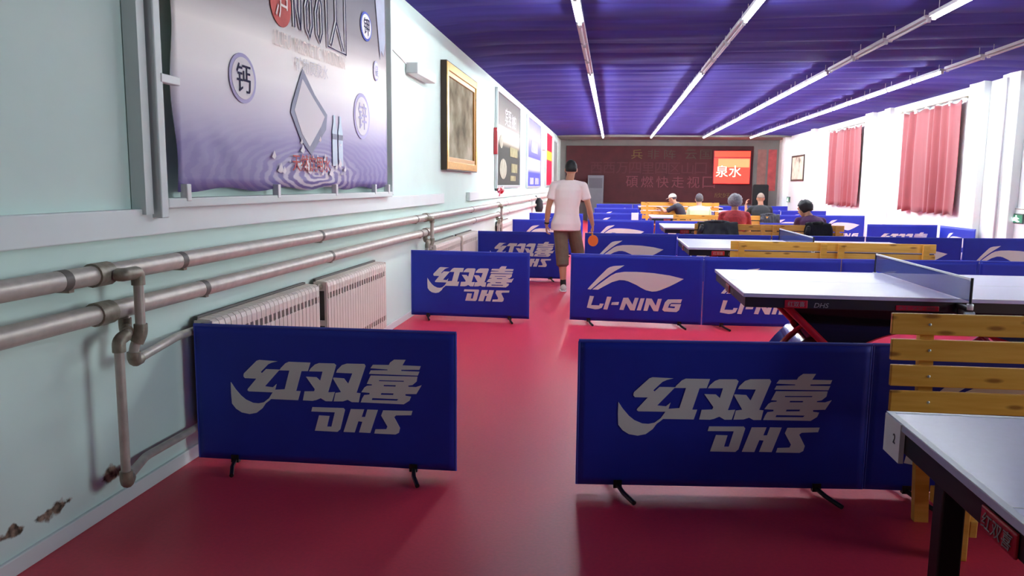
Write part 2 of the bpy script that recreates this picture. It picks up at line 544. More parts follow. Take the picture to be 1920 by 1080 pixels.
def radiator(loc, length, label):
    t = thing('radiator', label, 'radiator', loc, 0, 'cream radiators along the left wall')
    n = int(length / 0.062); w = length / n
    bm = nb()
    for k in range(n):
        a, b = k * w + 0.003, (k + 1) * w - 0.003
        m_ = (a + b) / 2
        prof = [(0.02, 0.13), (0.115, 0.13), (0.125, 0.14), (0.125, 0.20)]
        box(bm, 0.03, 0.125, a, b, 0.12, 0.19, 0.004)
        box(bm, 0.105, 0.123, m_ - 0.012, m_ + 0.012, 0.19, 0.235)
        box(bm, 0.105, 0.125, a, b, 0.235, 0.60, 0.003)
        box(bm, 0.105, 0.123, m_ - 0.012, m_ + 0.012, 0.60, 0.645)
        # rounded shoulder
        pr = [(0.125, 0.645), (0.125, 0.69), (0.118, 0.715), (0.10, 0.728), (0.03, 0.732), (0.03, 0.70), (0.095, 0.70), (0.105, 0.645)]
        va = [bm.verts.new((p[0], a, p[1])) for p in pr]; vb = [bm.verts.new((p[0], b, p[1])) for p in pr]
        for i in range(len(pr)):
            j = (i + 1) % len(pr)
            bm.faces.new((va[i], va[j], vb[j], vb[i]))
        bm.faces.new(va[::-1]); bm.faces.new(vb)
    link('fins', bm, M_RAD, t)
    link('back_plate', B(0.004, 0.028, 0.01, length - 0.01, 0.13, 0.745, 0.004), M_RADD, t)
    bm = nb()
    for zz in (0.16, 0.69): tube(bm, [(0.065, 0.0, zz), (0.065, length, zz)], 0.022, 10)
    for k in range(n): box(bm, 0.04, 0.1, (k + 0.5) * w - 0.014, (k + 0.5) * w + 0.014, 0.16, 0.69)
    link('core', bm, M_RADD, t)
    for yy in (-0.012, length):
        bm = nb()
        box(bm, 0.02, 0.12, yy, yy + 0.012, 0.12, 0.19); box(bm, 0.02, 0.12, yy, yy + 0.012, 0.66, 0.725)
        box(bm, 0.02, 0.035, yy, yy + 0.012, 0.19, 0.66); box(bm, 0.1, 0.12, yy, yy + 0.012, 0.19, 0.66)
        box(bm, 0.035, 0.1, yy, yy + 0.012, 0.40, 0.44)
        link('end_plate', bm, M_RAD, t)
    bm = nb(); tube(bm, [(0.065, -0.06, 0.69), (0.065, 0.0, 0.69)], 0.026, 12)
    link('end_plug', bm, M_PIPED, t, True)
    bm = nb()
    for zz in (0.25, 0.6):
        for yy in (0.2, length - 0.2): box(bm, -0.005, 0.05, yy, yy + 0.03, zz, zz + 0.02)
    link('wall_bracket', bm, M_PIPED, t)
    return t
RX = XL + 0.02
radiator((RX, 3.80, 0.025), 1.49, 'cream ribbed radiator nearest the camera, behind the front barrier')
radiator((RX, 5.46, 0.025), 1.49, 'cream ribbed radiator second from the camera, beside the middle barrier')
bm = nb(); tube(bm, [(RX + 0.065, 5.30, 0.69), (RX + 0.065, 5.395, 0.69)], 0.018, 10)
tag(link('radiator_link_pipe', bm, M_RAD, None, True), 'short cream pipe joining the two nearest radiators', 'pipe')
radiator((RX, 9.05, 0.025), 1.5, 'cream ribbed radiator third from the camera, behind the second row barrier')
radiator((RX, 10.72, 0.025), 1.2, 'cream ribbed radiator fourth from the camera, behind the third row barrier')
radiator((RX, 14.7, 0.025), 1.5, 'cream ribbed radiator far along the wall, beyond the third pipe drop')

# ------------------------------------------------------------------ barriers
PTL, PTR, PBL, PBR = (-330, -300), (2904, -258), (-372, 1380), (2904, 1440)
def bil(tl, tr, bl, br):
    def f(x, y):
        u, v = 0.5, 0.5
        for _ in range(6):
            lx = tl[0] + (bl[0] - tl[0]) * v; rx = tr[0] + (br[0] - tr[0]) * v
            u = (x - lx) / (rx - lx)
            ty = tl[1] + (tr[1] - tl[1]) * u; by = bl[1] + (br[1] - bl[1]) * u
            v = (y - ty) / (by - ty)
        return u, v
    return f
sh = lambda ps: [(x + 1260, y) for x, y in ps]
DHS = [
 [[(280, 300), (287, 284), (455, 124), (490, 112), (720, 125), (650, 142), (600, 165), (500, 263), (513, 278), (570, 225), (745, 228), (757, 208), (818, 147), (860, 128), (1130, 133), (1095, 238), (1015, 240), (945, 470), (938, 490), (995, 490), (958, 605), (615, 600), (580, 630), (545, 655), (500, 720), (420, 780), (330, 798), (230, 780), (160, 735), (110, 670), (105, 540), (110, 400), (160, 480), (230, 565), (290, 615), (380, 655), (450, 660), (520, 645), (590, 590), (640, 515), (335, 511), (318, 497), (325, 478), (440, 348), (295, 345), (278, 325)],
  [(735, 236), (545, 442), (645, 452), (695, 408), (672, 482), (795, 472), (865, 236)]],
 [[(1110, 240), (1130, 205), (1185, 155), (1235, 136), (1425, 137), (1448, 158), (1338, 498), (1422, 492), (1385, 608), (1305, 608), (1245, 572), (1185, 598), (1140, 608), (1020, 605), (1045, 492), (1165, 488), (1175, 460), (1070, 308), (1200, 312), (1245, 355), (1278, 240)]],
 [sh([(185, 250), (200, 215), (260, 155), (320, 135), (535, 135), (550, 160), (430, 495), (478, 500), (455, 612), (370, 612), (320, 585), (260, 605), (145, 608), (170, 502), (240, 492), (145, 325), (150, 312), (280, 320), (330, 385), (385, 255)])],
 [sh([(610, 185), (640, 142), (835, 140), (850, 110), (900, 72), (1040, 72), (1000, 140), (1222, 145), (1205, 190), (985, 195), (985, 210), (1205, 213), (1185, 262), (590, 255), (612, 212), (818, 205), (818, 195)])],
 [sh([(610, 275), (1180, 275), (1170, 335), (1120, 380), (1065, 390), (1068, 403), (1160, 405), (1230, 380), (1165, 490), (1030, 495), (1032, 515), (1100, 525), (1080, 575), (1010, 622), (480, 612), (500, 560), (525, 520), (590, 512), (592, 492), (490, 485), (530, 425), (560, 405), (620, 398), (625, 385), (560, 380)]),
  sh([(710, 330), (1018, 330), (1010, 343), (710, 343)]), sh([(768, 388), (918, 388), (910, 405), (765, 405)]), sh([(735, 490), (888, 490), (880, 510), (728, 512)]), sh([(625, 555), (945, 560), (925, 580), (615, 580)])],
 [[(1120, 742), (1135, 688), (1525, 690), (1542, 712), (1475, 960), (1440, 992), (1155, 985), (1215, 790), (1345, 795), (1310, 930), (1365, 930), (1415, 745)]],
 [sh([(355, 700), (520, 700), (487, 795), (530, 795), (560, 700), (690, 702), (590, 993), (450, 990), (495, 855), (445, 850), (395, 992), (255, 990)])],
 [sh([(755, 705), (1115, 702), (1100, 755), (915, 762), (890, 785), (960, 920), (945, 980), (905, 1002), (640, 998), (655, 945), (790, 940), (805, 905), (730, 770)])],
]
LIN = [
 [[(400, 525), (430, 490), (540, 380), (640, 285), (675, 265), (720, 255), (850, 247), (800, 278), (740, 310), (660, 360), (550, 440), (440, 530)]],
 [[(460, 530), (540, 470), (640, 400), (690, 365), (750, 337), (850, 323), (1000, 325), (1200, 340), (1400, 370), (1568, 412), (1480, 460), (1400, 500), (1290, 545), (1240, 558), (1190, 560), (1120, 545), (1060, 515), (1000, 480), (900, 435), (850, 422), (790, 420), (700, 445), (600, 495), (530, 532)]],
 [[(430, 605), (482, 610), (448, 715), (548, 720), (556, 697), (605, 700), (580, 748), (540, 763), (500, 766), (395, 745)]],
 [[(645, 615), (700, 618), (650, 770), (600, 765)]],
 [[(705, 683), (793, 680), (783, 716), (695, 714)]],
 [[(845, 630), (905, 630), (957, 715), (985, 632), (1032, 635), (985, 785), (930, 780), (880, 695), (850, 777), (798, 772)]],
 [[(1055, 640), (1105, 640), (1060, 785), (1010, 782)]],
 [[(1125, 640), (1190, 645), (1240, 730), (1265, 648), (1312, 648), (1270, 797), (1215, 795), (1165, 710), (1140, 791), (1092, 788)]],
 [[(1385, 655), (1555, 655), (1540, 700), (1430, 697), (1405, 712), (1388, 755), (1465, 762), (1475, 742), (1412, 737), (1422, 710), (1545, 712), (1522, 785), (1490, 808), (1345, 800), (1320, 780), (1350, 690)]],
]
F_D = bil(PTL, PTR, PBL, PBR)
F_L = bil((190, 115), (1795, 158), (185, 885), (1785, 965))
BW, BH, BZ = 1.372, 0.705, 0.035

def wrinkle(x, z, seed, amp):
    return amp * (noise.noise(Vector((x * 2.3 + seed, z * 1.3, seed))) + 0.5 * noise.noise(Vector((x * 3 + z * 4, z * 6 - x, seed + 4))))

def barrier_protos(kind, seed):
    t = thing('court_barrier', '', 'barrier', (0, 0, 0))
    amp = 0.004 if kind == 'dhs' else 0.012
    nx, nz = 36, 18
    bm = nb()
    grid, grid_y = {}, {}
    for s in (0, 1):
        for i in range(nx + 1):
            for j in range(nz + 1):
                x, z = BW * i / nx, BZ + BH * j / nz
                edge = min(1, 6 * min(i / nx, 1 - i / nx, j / nz, 1 - j / nz))
                yy = wrinkle(x, z, seed, amp) * edge
                grid_y[i, j] = yy
                grid[s, i, j] = bm.verts.new((x, yy + (0.006 if s else -0.006), z))
    for s in (0, 1):
        for i in range(nx):
            for j in range(nz):
                bm.faces.new((grid[s, i, j], grid[s, i + 1, j], grid[s, i + 1, j + 1], grid[s, i, j + 1]))
    for i in range(nx):
        for j in (0, nz):
            bm.faces.new((grid[0, i, j], grid[0, i + 1, j], grid[1, i + 1, j], grid[1, i, j]))
    for j in range(nz):
        for i in (0, nx):
            bm.faces.new((grid[0, i, j], grid[0, i, j + 1], grid[1, i, j + 1], grid[1, i, j]))
    link('fabric_panel', bm, M_BLUE, t, 'all')
    f, polys = (F_D, DHS) if kind == 'dhs' else (F_L, LIN)
    def dense(lp):
        out = []
        for a, b in zip(lp, lp[1:] + lp[:1]):
            n = max(1, int(math.hypot(a[0] - b[0], a[1] - b[1]) / 120))
            for k in range(n): out.append((a[0] + (b[0] - a[0]) * k / n, a[1] + (b[1] - a[1]) * k / n))
        return out
    def to3(x, y, k):
        u, v = f(x, y)
        xx, zz = u * BW, BZ + (1 - v) * BH
        return Vector((xx, -0.006 - (0.0025 if k else -0.001), zz))
    bm = flat_shape(nb(), polys, to3)
    for i in range(1, nx):
        bmesh.ops.bisect_plane(bm, geom=bm.verts[:] + bm.edges[:] + bm.faces[:], plane_co=(BW * i / nx, 0, 0), plane_no=(1, 0, 0))
    for j in range(1, nz):
        bmesh.ops.bisect_plane(bm, geom=bm.verts[:] + bm.edges[:] + bm.faces[:], plane_co=(0, 0, BZ + BH * j / nz), plane_no=(0, 0, 1))
    def cell(x, z):
        i, j = min(nx - 1, max(0, int(x / BW * nx))), min(nz - 1, max(0, int((z - BZ) / BH * nz)))
        a, b = x / BW * nx - i, (z - BZ) / BH * nz - j
        q = lambda ii, jj: grid_y[ii, jj]
        return q(i, j) * (1 - a) * (1 - b) + q(i + 1, j) * a * (1 - b) + q(i, j + 1) * (1 - a) * b + q(i + 1, j + 1) * a * b
    for v in bm.verts: v.co.y += cell(v.co.x, v.co.z)
    link('printed_logo', bm, M_LOGO, t)
    bm = nb()
    tube(bm, [(0.0, 0, BZ + BH + 0.002), (BW, 0, BZ + BH + 0.002)], 0.0085, 8)
    link('top_rail', bm, M_BLUEF, t, True)
    for x in (0.004, BW - 0.004):
        bm = nb(); tube(bm, [(x, 0, BZ), (x, 0, BZ + BH)], 0.007, 8)
        link('side_rod', bm, M_BLUEF, t, True)
    for x in (0.2, BW - 0.22):
        bm = nb()
        tube(bm, [(x + 0.06, -0.17, 0.012), (x + 0.02, -0.08, 0.024), (x, 0, 0.034), (x - 0.02, 0.08, 0.024), (x - 0.06, 0.17, 0.012)], 0.011, 8)
        box(bm, x - 0.02, x + 0.02, -0.012, 0.012, 0.02, 0.06)
        link('foot', bm, M_BLACK, t, True)
    return t
PD, PL = barrier_protos('dhs', 1.3), barrier_protos('lin', 7.7)
pused = {'dhs': False, 'lin': False}
def barrier(kind, p0, p1, label, group='blue court barriers'):
    """p0 left bottom corner, p1 right bottom corner on the floor"""
    a = math.atan2(p1[1] - p0[1], p1[0] - p0[0])
    src = PD if kind == 'dhs' else PL
    if not pused[kind]:
        src.location = (p0[0], p0[1], 0); src.rotation_euler = (0, 0, a); src['label'] = label; src['group'] = group; pused[kind] = True
        o = src
    else:
        o = dup(src, (p0[0], p0[1], 0), a, label, group)
    o.scale = (math.hypot(p1[0] - p0[0], p1[1] - p0[1]) / BW, 1, 1)
    return o
barrier('dhs', (-2.12, 3.72), (-0.748, 3.73), 'blue fabric barrier front left, by the wall and first radiator')
barrier('dhs', (-0.14, 3.65), (1.23, 3.79), 'blue fabric barrier front right of the aisle, left of the bench')
barrier('lin', (1.235, 3.795), (2.60, 3.86), 'blue fabric barrier behind the slatted bench nearest the camera')
barrier('dhs', (-2.17, 8.32), (-0.86, 8.26), 'blue fabric barrier second row, left of the aisle by the wall')
barrier('lin', (-0.42, 8.31), (0.95, 8.23), 'blue fabric barrier second row, first right of the aisle')
barrier('lin', (0.96, 8.23), (2.33, 8.30), 'blue fabric barrier second row, behind the left half of the second table')
barrier('lin', (2.34, 8.30), (3.70, 8.42), 'blue fabric barrier second row, behind the net of the second table')
barrier('dhs', (3.71, 8.42), (5.08, 8.40), 'blue fabric barrier second row, at the right edge of the photo')
barrier('dhs', (-2.06, 12.0), (-0.69, 11.95), 'blue fabric barrier third row by the wall, left of the walking man')
barrier('lin', (-0.40, 11.98), (0.98, 12.02), 'blue fabric barrier third row, right of the walking man')
barrier('dhs', (1.0, 12.05), (2.37, 12.1), 'blue fabric barrier third row, beneath the black jacket')
barrier('dhs', (2.39, 12.1), (3.74, 12.2), 'blue fabric barrier third row, behind the third table net')
barrier('lin', (3.76, 12.2), (5.13, 12.26), 'blue fabric barrier third row, just right of the wooden bench')
barrier('lin', (5.15, 12.26), (6.5, 12.46), 'blue fabric barrier third row, at the right wall')
barrier('lin', (-2.05, 16.2), (-0.68, 16.15), 'blue fabric barrier fourth row by the wall, behind the man\'s left hand')
barrier('lin', (-0.50, 16.6), (0.87, 16.62), 'blue fabric barrier fourth row, right of the walking man\'s waist')
barrier('dhs', (0.9, 16.5), (2.27, 16.52), 'blue fabric barrier fourth row, in front of the bench with the green shirt')
barrier('lin', (2.95, 16.2), (4.32, 16.3), 'blue fabric barrier fourth row, behind the grey hung jacket')
barrier('dhs', (5.05, 16.35), (6.42, 16.5), 'blue fabric barrier fourth row at the right, before the near curtain')
barrier('lin', (6.42, 16.35), (6.49, 15.0), 'blue fabric barrier turned along the right wall under the near curtain')
barrier('lin', (-2.1, 20.0), (-0.73, 19.9), 'blue fabric barrier fifth row by the wall, beyond the man\'s left arm')
barrier('lin', (-0.6, 20.6), (0.77, 20.6), 'blue fabric barrier fifth row, right of the walking man\'s back')
barrier('lin', (3.9, 20.9), (5.22, 21.1), 'blue fabric barrier fifth row, left of the dark haired person')
barrier('lin', (5.25, 21.1), (6.55, 21.3), 'blue fabric barrier fifth row, under the far curtain')
barrier('lin', (-0.56, 25.1), (0.81, 25.1), 'blue fabric barrier sixth row, right of the walking man\'s shoulder')
barrier('dhs', (3.6, 24.6), (5.1, 24.8), 'blue fabric barrier sixth row, behind the black shirted man')
barrier('lin', (5.12, 24.8), (6.5, 25.05), 'blue fabric barrier sixth row, at the right wall beyond the far curtain')
barrier('dhs', (-0.6, 30.6), (0.77, 30.6), 'blue fabric barrier last row, below the red board at left')
barrier('dhs', (0.8, 30.6), (2.17, 30.6), 'blue fabric barrier last row, below the middle of the red board')
barrier('dhs', (3.6, 29.9), (5.0, 30.0), 'blue fabric barrier last row, below the glowing red sign')
barrier('dhs', (5.03, 30.0), (6.5, 30.4), 'blue fabric barrier last row, at the right wall below the small framed picture')

# ------------------------------------------------------------------ table tennis tables
TW, TD, TH = 2.74, 1.525, 0.76
def make_table():
    t = thing('table_tennis_table', '', 'table tennis table', (0, 0, 0))
    top = link('tabletop', B(0, TW, 0, TD, TH - 0.025, TH, 0.003), M_TOP, t)
    bm = nb()
    for a, b, c, d in ((0, TW, 0, 0.02), (0, TW, TD - 0.02, TD), (0, 0.02, 0, TD), (TW - 0.02, TW, 0, TD), (0, TW, TD / 2 - 0.0015, TD / 2 + 0.0015)):
        box(bm, a, b, c, d, TH - 0.001, TH + 0.0008)
    link('line_marking', bm, M_LINE, top)
    bm = nb()
    for a, b, c, d in ((0.012, TW - 0.012, 0.012, 0.05), (0.012, TW - 0.012, TD - 0.05, TD - 0.012), (0.012, 0.05, 0.05, TD - 0.05), (TW - 0.05, TW - 0.012, 0.05, TD - 0.05), (TW / 2 - 0.03, TW / 2 + 0.03, 0.05, TD - 0.05)):
        box(bm, a, b, c, d, TH - 0.095, TH - 0.025, 0.004)
    link('apron', bm, M_BLACK, t)
    # arched glossy stand spanning the table, red edged
    n = 40
    ya, yb = 0.35, 0.95
    outer, inner = [], []
    for k in range(n + 1):
        th = PI * k / n
        outer.append((TW / 2 - 1.075 * math.cos(th), min(0.66, 0.677 * math.sin(th))))
        inner.append((TW / 2 - 0.836 * math.cos(th), 0.523 * math.sin(th)))
    bm = nb()
    secs = []
    for (ox, oz), (ix, iz) in zip(outer, inner):
        ring = []
        for s, yc in ((-1, ya), (1, yb)):
            pts = []
            for j in range(7):
                q = j / 6
                pts.append(Vector((ox + (ix - ox) * q, yc + s * 0.06 * math.sin(PI * q) ** 0.7, max(0.0, oz + (iz - oz) * q))))
            ring.append(pts)
        loop = ring[0] + ring[1][::-1]
        secs.append([bm.verts.new(p) for p in loop])
    m_ = len(secs[0])
    for a, b in zip(secs[:-1], secs[1:]):
        for k in range(m_):
            bm.faces.new((a[k], a[(k + 1) % m_], b[(k + 1) % m_], b[k]))
    bm.faces.new(secs[0]); bm.faces.new(secs[-1][::-1])
    link('arched_stand', bm, M_GLOSS, t, True)
    lean = lambda z: 0.13 * max(0.0, min(1.3, 1 - (z - 0.29) / 0.37))
    for nm, cv, r in (('outer', outer, 0.022), ('inner', inner, 0.02)):
        for yc in (ya - 0.05, yb + 0.05):
            if nm == 'outer': yc = 0.5 * (ya + yb)
            if nm == 'outer' and bm is None: continue
            bm = nb(); tube(bm, [(x, yc + (0 if nm == 'outer' else (-1 if yc < 0.6 else 1) * lean(max(r, z))), max(r, z)) for x, z in cv], r, 8)
            link('red_edge_trim', bm, M_RED, t, True)
            bm = None if nm == 'outer' else bm
    left = [(0.33, 0.66), (0.345, 0.635), (0.48, 0.50), (0.615, 0.37), (0.70, 0.29)]
    arc = [p for p in inner if p[1] > 0.26]
    poly = left + arc + [(TW - x, z) for x, z in reversed(left)]
    for yc, sg in ((ya - 0.055, -1), (yb + 0.055, 1)):
        bm = flat_shape(nb(), [[poly]], lambda x, z, k: Vector((x, yc + sg * (0.012 if k else 0.0), z)))
        for i in range(1, 28):
            bmesh.ops.bisect_plane(bm, geom=bm.verts[:] + bm.edges[:] + bm.faces[:], plane_co=(TW * i / 28, 0, 0), plane_no=(1, 0, 0))
        for i in range(1, 8):
            bmesh.ops.bisect_plane(bm, geom=bm.verts[:] + bm.edges[:] + bm.faces[:], plane_co=(0, 0, 0.27 + 0.05 * i), plane_no=(0, 0, 1))
        for v in bm.verts: v.co.y += sg * (lean(v.co.z) + 0.03 * math.sin(PI * max(0, min(1, (v.co.z - 0.25) / 0.45))) * math.cos((v.co.x - TW / 2) * 1.4))
        link('side_panel', bm, M_GLOSS, t, True)
    for sx in (0, 1):
        for yc in (ya - 0.085, yb + 0.085):
            q = lambda x: x if sx == 0 else TW - x
            bm = nb()
            sg = -1 if yc < 0.6 else 1
            tube(bm, [(q(a), yc + sg * lean(b), b) for a, b in ((0.30, 0.675), (0.345, 0.635), (0.48, 0.503), (0.615, 0.37), (0.80, 0.19), (0.96, 0.03))], 0.026, 10)
            link('red_strut', bm, M_RED, t, True)
    # maker's plates on the long front apron and the left end
    pl = link('brand_plate', B(0.27, 0.42, 0.006, 0.013, 0.668, 0.722, 0.006), M_RED, t)
    text('plate_lettering', '红双喜', M_GREYT, pl, (0.345, 0.004, 0.695), 0.11, 0.036, (1, 0, 0), (0, 0, 1))
    text('apron_lettering', 'DHS', M_GREYT, t, (0.51, 0.0105, 0.69), 0.09, 0.032, (1, 0, 0), (0, 0, 1), 0.02, 0.25)
    pl = link('brand_plate', B(0.98, 1.25, 0.006, 0.013, 0.672, 0.706, 0.005), M_RED, t)
    text('plate_lettering', '红双喜', M_PINK, pl, (1.115, 0.004, 0.689), 0.24, 0.026, (1, 0, 0), (0, 0, 1))
    pl = link('brand_plate', B(0.004, 0.013, 0.70, 0.87, 0.662, 0.724, 0.005), M_RED, t)
    text('plate_lettering', '红双喜', M_GREYT, pl, (0.002, 0.785, 0.693), 0.14, 0.042, (0, -1, 0), (0, 0, 1), 0.01, 0.2)
    text('apron_lettering', 'DHS', M_GREYT, t, (0.009, 0.57, 0.69), 0.11, 0.036, (0, -1, 0), (0, 0, 1), 0.02, 0.25)
    # net
    ne = link('net_mesh', B(TW / 2 - 0.002, TW / 2 + 0.002, -0.15, TD + 0.15, TH + 0.004, TH + 0.14), M_NET, t)
    link('net_tape', B(TW / 2 - 0.006, TW / 2 + 0.006, -0.15, TD + 0.15, TH + 0.138, TH + 0.1525, 0.002), M_LINE, ne)
    for yc in (-0.15, TD + 0.15):
        s = 1 if yc < 0 else -1
        bm = nb(); tube(bm, [(TW / 2, yc, TH - 0.05), (TW / 2, yc, TH + 0.155)], 0.009, 8)
        box(bm, TW / 2 - 0.02, TW / 2 + 0.02, min(yc, yc + s * 0.19), max(yc, yc + s * 0.19), TH - 0.06, TH - 0.03, 0.004)
        box(bm, TW / 2 - 0.02, TW / 2 + 0.02, yc + s * 0.13 - 0.01, yc + s * 0.13 + 0.01, TH - 0.115, TH - 0.03, 0.004)
        link('net_post', bm, M_BLACK, t, True)
        bm = nb(); tube(bm, [(TW / 2 - 0.03, yc, TH - 0.075), (TW / 2 + 0.03, yc, TH - 0.075)], 0.014, 10)
        box(bm, TW / 2 - 0.018, TW / 2 + 0.018, yc - 0.012, yc + 0.012, TH - 0.05, TH - 0.01, 0.004)
        link('net_clamp', bm, M_ALU, t, True)
    return t
TABLE = make_table()
TX = 0.895
tabs = [(1.055, 'pale topped table tennis table nearest the camera, at the right edge'),
        (5.37, 'pale topped table tennis table behind the nearest bench, net at its middle'),
        (9.32, 'pale topped table tennis table in the third row, with the second bench before it'),
        (13.64, 'table tennis table before the red shirted woman, partly behind a black jacket'),
        (18.05, 'table tennis table in the fifth row beyond the light green shirt'),
        (22.4, 'table tennis table behind the farthest bench'),
        (26.6, 'farthest table tennis table, nearest the red board')]
for i, (y, lb) in enumerate(tabs):
    if i == 0:
        TABLE.location = (TX, y, 0); TABLE['label'] = lb; TABLE['group'] = 'table tennis tables in a line'
    else:
        dup(TABLE, (TX, y, 0), 0, lb, 'table tennis tables in a line')
for lx in (0.13, TW - 0.2):
    for ly in (0.08, TD - 0.15):
        link('leg', B(lx, lx + 0.07, ly, ly + 0.07, 0.0, TH - 0.09, 0.006), M_BLACK, TABLE)
tag_ = link('paper_tag', B(-0.004, 0.0105, 1.385, 1.52, 0.635, 0.757), M_PAPER, TABLE)
text('tag_numeral', '2', M_BLACK, tag_, (-0.005, 1.43, 0.70), 0.018, 0.03, (0, -1, 0), (0, 0, 1))

# ------------------------------------------------------------------ benches
def make_bench(name, label, loc, rz, length, height, nslat, recline, group='slatted pine benches'):
    """local: sitter faces -y, backrest at y = 0 upward, seat toward -y"""
    t = thing(name, label, 'bench', loc, rz, group)
    sw = 0.095; gap = 0.018
    for k in range(nslat):
        z1 = height - k * (sw + gap); z0 = z1 - sw
        dy = recline * (z0 - 0.45)
        bm = B(0, length, -0.011, 0.011, z0, z1, 0.004)
        bmesh.ops.translate(bm, verts=bm.verts, vec=(0, dy, 0))
        link('back_slat', bm, M_WOOD, t)
    posts = [0.11, length / 2 - 0.09, length / 2 + 0.09, length - 0.11] if length > 1.8 else [0.12, length - 0.12]
    if nslat >= 4: posts = [0.16, length / 2, length - 0.16]
    for x in posts:
        if nslat >= 4:
            for k in range(nslat):
                zc = height - k * (sw + gap) - sw / 2
                bm = nb(); ball(bm, (x, recline * (zc - sw / 2 - 0.45) - 0.011, zc), 0.007, 0.004, 0.007, 8, 6)
                link('screw', bm, M_ALU, t, True)
        bm = nb()
        vs = []
        for z in (0.0, height - 0.012):
            dy = recline * (max(z, 0.1) - 0.45)
            for q in (0.012, 0.05):
                for xx in (x - 0.03, x + 0.03): vs.append(bm.verts.new((xx, q + dy, z)))
        for f in ((0, 1, 3, 2), (4, 5, 7, 6), (0, 1, 5, 4), (2, 3, 7, 6), (0, 2, 6, 4), (1, 3, 7, 5)): bm.faces.new([vs[i] for i in f])
        link('back_post', bm, M_WOOD, t)
        link('seat_bearer', B(x + 0.03, x + 0.065, -0.40, 0.0, 0.36, 0.43, 0.004), M_WOOD, t)
        link('front_leg', B(x - 0.03, x + 0.03, -0.40, -0.34, 0.0, 0.43, 0.004), M_WOOD, t)
        link('foot_rail', B(x + 0.03, x + 0.06, -0.40, -0.02, 0.1, 0.17, 0.004), M_WOOD, t)
    for k in range(4):
        y1 = -0.035 - k * 0.1
        link('seat_slat', B(0, length, y1 - 0.09, y1, 0.43, 0.452, 0.004), M_WOOD, t)
    return t
make_bench('slatted_bench', 'honey pine slatted bench facing the camera behind the nearest table', (1.24, 3.545, 0), 0.02, 2.3, 0.927, 4, 0.13)
make_bench('slatted_bench', 'pine bench seen from behind in front of the third table', (3.40, 8.76, 0), PI, 2.11, 0.885, 3, 0.10)
make_bench('slatted_bench', 'pine bench carrying a black jacket and a black coat', (3.62, 12.87, 0), PI, 2.3, 0.875, 3, 0.10)
make_bench('slatted_bench', 'pine bench behind the light green shirt, grey jacket hung on it', (3.35, 17.12, 0), PI, 2.05, 0.86, 3, 0.10)
make_bench('slatted_bench', 'yellow pine bench farthest away, below the red board', (2.75, 20.95, 0), PI, 2.0, 1.04, 4, 0.08)

# ------------------------------------------------------------------ left wall: banner, lamp, pictures
def set_box_map(m): return m
# big framed banner; local origin at wall, y along the wall, z up
BX = XL + 0.075
bt = thing('framed_banner', 'large purple advertising banner with water ripples and ice block on left wall', 'banner', (BX, 0, 0))
def banner_material():
    m = mat('banner_print', (0.6, 0.55, 0.65), 0.5, spec=0.25)
    nt = m.node_tree; b = nt.nodes['Principled BSDF']
    tc = nt.nodes.new('ShaderNodeTexCoord'); sep = nt.nodes.new('ShaderNodeSeparateXYZ')
    nt.links.new(tc.outputs['Object'], sep.inputs[0])
    # tilt the bands a little: t = z - 0.06*y
    ma = nt.nodes.new('ShaderNodeMath'); ma.operation = 'MULTIPLY_ADD'; ma.inputs[1].default_value = -0.035
    nt.links.new(sep.outputs['Y'], ma.inputs[0]); nt.links.new(sep.outputs['Z'], ma.inputs[2])
    mr = nt.nodes.new('ShaderNodeMapRange'); mr.inputs[1].default_value = 1.2; mr.inputs[2].default_value = 3.2
    nt.links.new(ma.outputs[0], mr.inputs[0])
    col = ramp(nt, [(0.0, srgb(106, 92, 150)), (0.17, srgb(150, 138, 186)), (0.27, srgb(214, 204, 220)), (0.37, srgb(248, 240, 238)), (0.48, srgb(248, 238, 230)), (0.55, srgb(178, 164, 164)), (0.62, srgb(128, 116, 122)), (0.8, srgb(92, 88, 100)), (1.0, srgb(64, 66, 80))], mr.outputs[0])
    w = nt.nodes.new('ShaderNodeTexWave'); w.wave_type = 'RINGS'; w.rings_direction = 'X'
    mp = nt.nodes.new('ShaderNodeMapping'); mp.inputs['Location'].default_value = (0, -5.45, -1.53 * 4.6); mp.inputs['Scale'].default_value = (1, 1, 4.6)
    nt.links.new(tc.outputs['Object'], mp.inputs[0]); nt.links.new(mp.outputs[0], w.inputs['Vector'])
    w.inputs['Scale'].default_value = 2.2; w.inputs['Distortion'].default_value = 7.0; w.inputs['Detail'].default_value = 3
    wv = ramp(nt, [(0.3, (0, 0, 0, 1)), (0.75, (1, 1, 1, 1))], w.outputs['Fac'])
    fade = ramp(nt, [(0.04, (0.75, 0.75, 0.75, 1)), (0.2, (0.3, 0.3, 0.3, 1)), (0.3, (0, 0, 0, 1))], mr.outputs[0])
    # ripples fade away from the splash
    d = nt.nodes.new('ShaderNodeVectorMath'); d.operation = 'LENGTH'
    nt.links.new(mp.outputs[0], d.inputs[0])
    dd = ramp(nt, [(0.35, (1, 1, 1, 1)), (1.0, (0.12, 0.12, 0.12, 1))], d.outputs['Value'])
    m1 = nt.nodes.new('ShaderNodeMath'); m1.operation = 'MULTIPLY'; nt.links.new(wv, m1.inputs[0]); nt.links.new(fade, m1.inputs[1])
    m2 = nt.nodes.new('ShaderNodeMath'); m2.operation = 'MULTIPLY'; nt.links.new(m1.outputs[0], m2.inputs[0]); nt.links.new(dd, m2.inputs[1])
    mix = nt.nodes.new('ShaderNodeMix'); mix.data_type = 'RGBA'; mix.inputs[7].default_value = srgb(244, 236, 236)
    nt.links.new(m2.outputs[0], mix.inputs[0]); nt.links.new(col, mix.inputs[6])
    nt.links.new(mix.outputs[2], b.inputs['Base Color'])
    return m
bm = nb()
ny, nz = 60, 30
Y0b, Y1b, Z0b, Z1b = 3.63, 7.27, 1.43, 3.30
g = [[None] * (nz + 1) for _ in range(ny + 1)]
